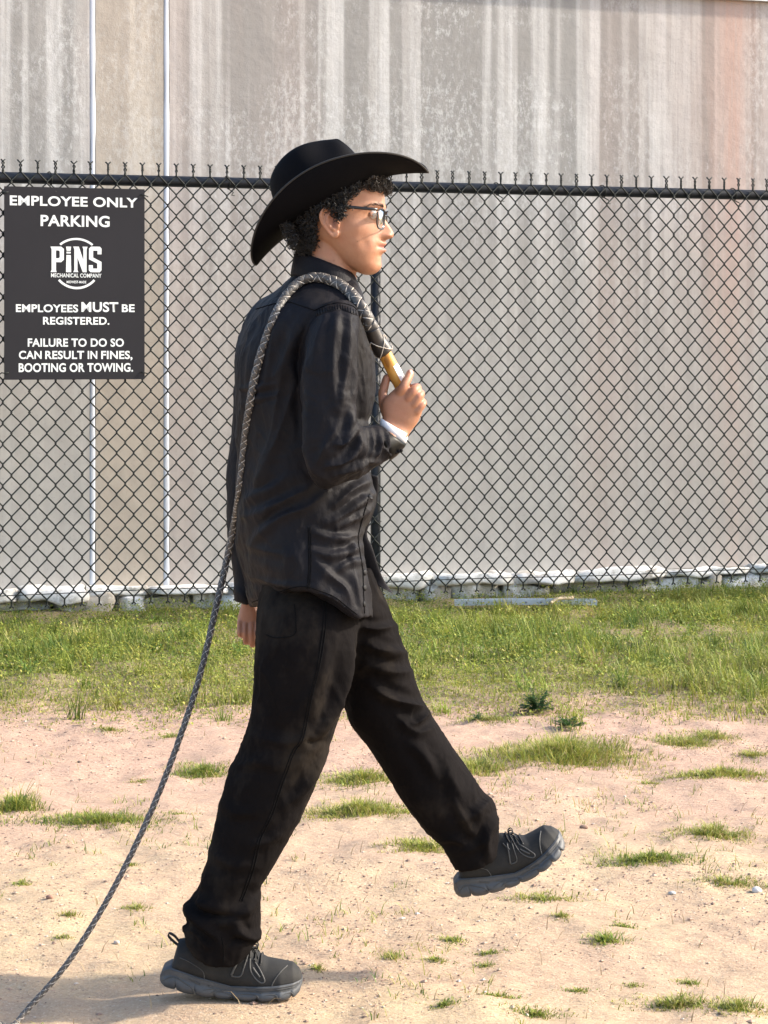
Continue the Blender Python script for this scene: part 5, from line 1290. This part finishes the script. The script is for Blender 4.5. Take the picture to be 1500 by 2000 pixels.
for px, py, w, h in ((885, 1850, 58, 26), (1188, 1856, 76, 38), (1222, 1816, 52, 22), (852, 1888, 72, 20), (955, 1868, 80, 14), (950, 1892, 55, 14), (1098, 1802, 40, 20), (765, 1884, 46, 36), (1050, 1990, 120, 30), (975, 1962, 80, 24), (868, 1985, 64, 24), (1350, 1922, 52, 26), (1130, 1940, 60, 16), (1240, 1930, 50, 14)):
    own = {1188: 'plump bright green tuft, the tallest of the small tufts on the near sand', 1222: 'little tuft just behind the plump bright green tuft', 765: 'spindly sprig of grass just past the shadow ahead of the planted shoe', 1350: 'little tuft just behind the wide olive near tuft'}.get(px)
    tuft(px, py, w, h, own or SM, GR if w > 50 else OL, 1.0, None if own else 'small tufts on the near sand')
SB_ = 'sparse little grass tuft on the sand near the trailing whip'
for px, py, w, h in ((272, 1524, 44, 16), (350, 1590, 70, 14), (262, 1786, 56, 22), (130, 1800, 50, 18), (40, 1742, 40, 24), (330, 1440, 50, 18), (212, 1434, 60, 16), (120, 1838, 40, 16), (252, 1700, 40, 16), (620, 1905, 30, 22)):
    own = {620: 'tiny sprig of grass at the toe of the planted shoe', 350: 'thin tuft behind the rear trouser leg, in line with the long green patch'}.get(px)
    tuft(px, py, w, h, own or SB_, OL, .8, None if own else 'sparse tufts near the whip')
# dark broad-leaved weeds
def weed(px, py, wpx, hpx, label, nleaf=60, c=(.030, .085, .028)):
    g = G(px, py); d = g[1]+D0; rx = wpx/FPX*d/2; hh = hpx/FPX*d; lst = []
    z = ground_z(g[:1], g[1:2])[0]
    for k in range(nleaf):
        a = rng.uniform(0, 6.283); L = rx*rng.uniform(.5, 1.1); el = rng.uniform(.15, 1.2); m2 = 10
        t = np.linspace(.25, 1, m2); P_ = np.stack([np.cos(a)*L*t*math.cos(el), np.sin(a)*L*t*math.cos(el), hh*math.sin(el)*t*1.0-hh*.45*(t**2)*math.cos(el)*.5+.004], 1)
        lst.append(leaves(np.repeat(P_, 2, 0), np.full(2*m2, L*.20), a+np.tile((.9, -.9), m2)+rng.normal(0, .2, 2*m2), rng.uniform(-.1, .5, 2*m2), np.array(c)*(1+rng.normal(0, .22, (2*m2, 1)))))
    V, F, C = joinq(lst); o = mesh_obj('weed_plant', V, F, M['leaf'], cols=np.clip(C, 0, 1), smooth=False); o.location = (g[0], g[1], z); tag(o, label, 'weed')
weed(1050, 1398, 74, 52, 'dark green feathery weed rosette at the edge of the grass verge')
weed(1112, 1428, 74, 22, 'flat dark green weed sprig on the sand below the verge', 26, (.05, .11, .03))
weed(932, 1415, 40, 18, 'little dark weed beside the clump by the raised knee', 18, (.045, .10, .035))
# metal channel left lying at the wall and a stick
a_, b_ = G(888, 1182, .034), G(1165, 1180, .036)
ax = Vector(b_-a_); L = ax.length; ang = math.atan2(ax.y, ax.x)
ch = empty('metal_channel', tuple(a_), ang)
tag(ch, 'length of pale galvanised channel lying in the grass before the footing', 'metal channel')
pr = [(0, -.03, 0), (0, -.03, .027), (0, -.027, .027), (0, -.027, .004), (0, .027, .004), (0, .027, .027), (0, .03, .027), (0, .03, 0)]
rings = [[(x, y+.006*math.sin(x*3), z+.003*math.sin(x*5)) for _, y, z in pr] for x in np.linspace(0, L, 24)]
V, F = loft(rings); galv = mat('galvanised_steel', (.55, .60, .66), .45, .35); mesh_obj('channel', V, F, galv, ch, False)
for q in np.linspace(.06, L-.06, 9):
    V, F = sphere((q, -.0305, .017), .006, 10, 6, (1, .3, 1)); mesh_obj('bolt_head', V, F, mat('dull_bolt', (.3, .32, .34), .5, .5), ch)
a_, b_ = G(1075, 1178, .06), G(1118, 1168, .075)
V, F = tube(cr([tuple(a_), tuple(a_*.6+b_*.4+np.array((0, 0, .012))), tuple(b_)], 12), np.linspace(.007, .010, 12), 9)
V = V+.002*np.stack([vnoise(V, 60, 1), vnoise(V, 60, 2), vnoise(V, 60, 3)], 1)
o = mesh_obj('stick', V, F, mat('dry_wood', (.50, .40, .27), .85)); tag(o, 'short pale broken stick lying against the stone footing', 'stick')
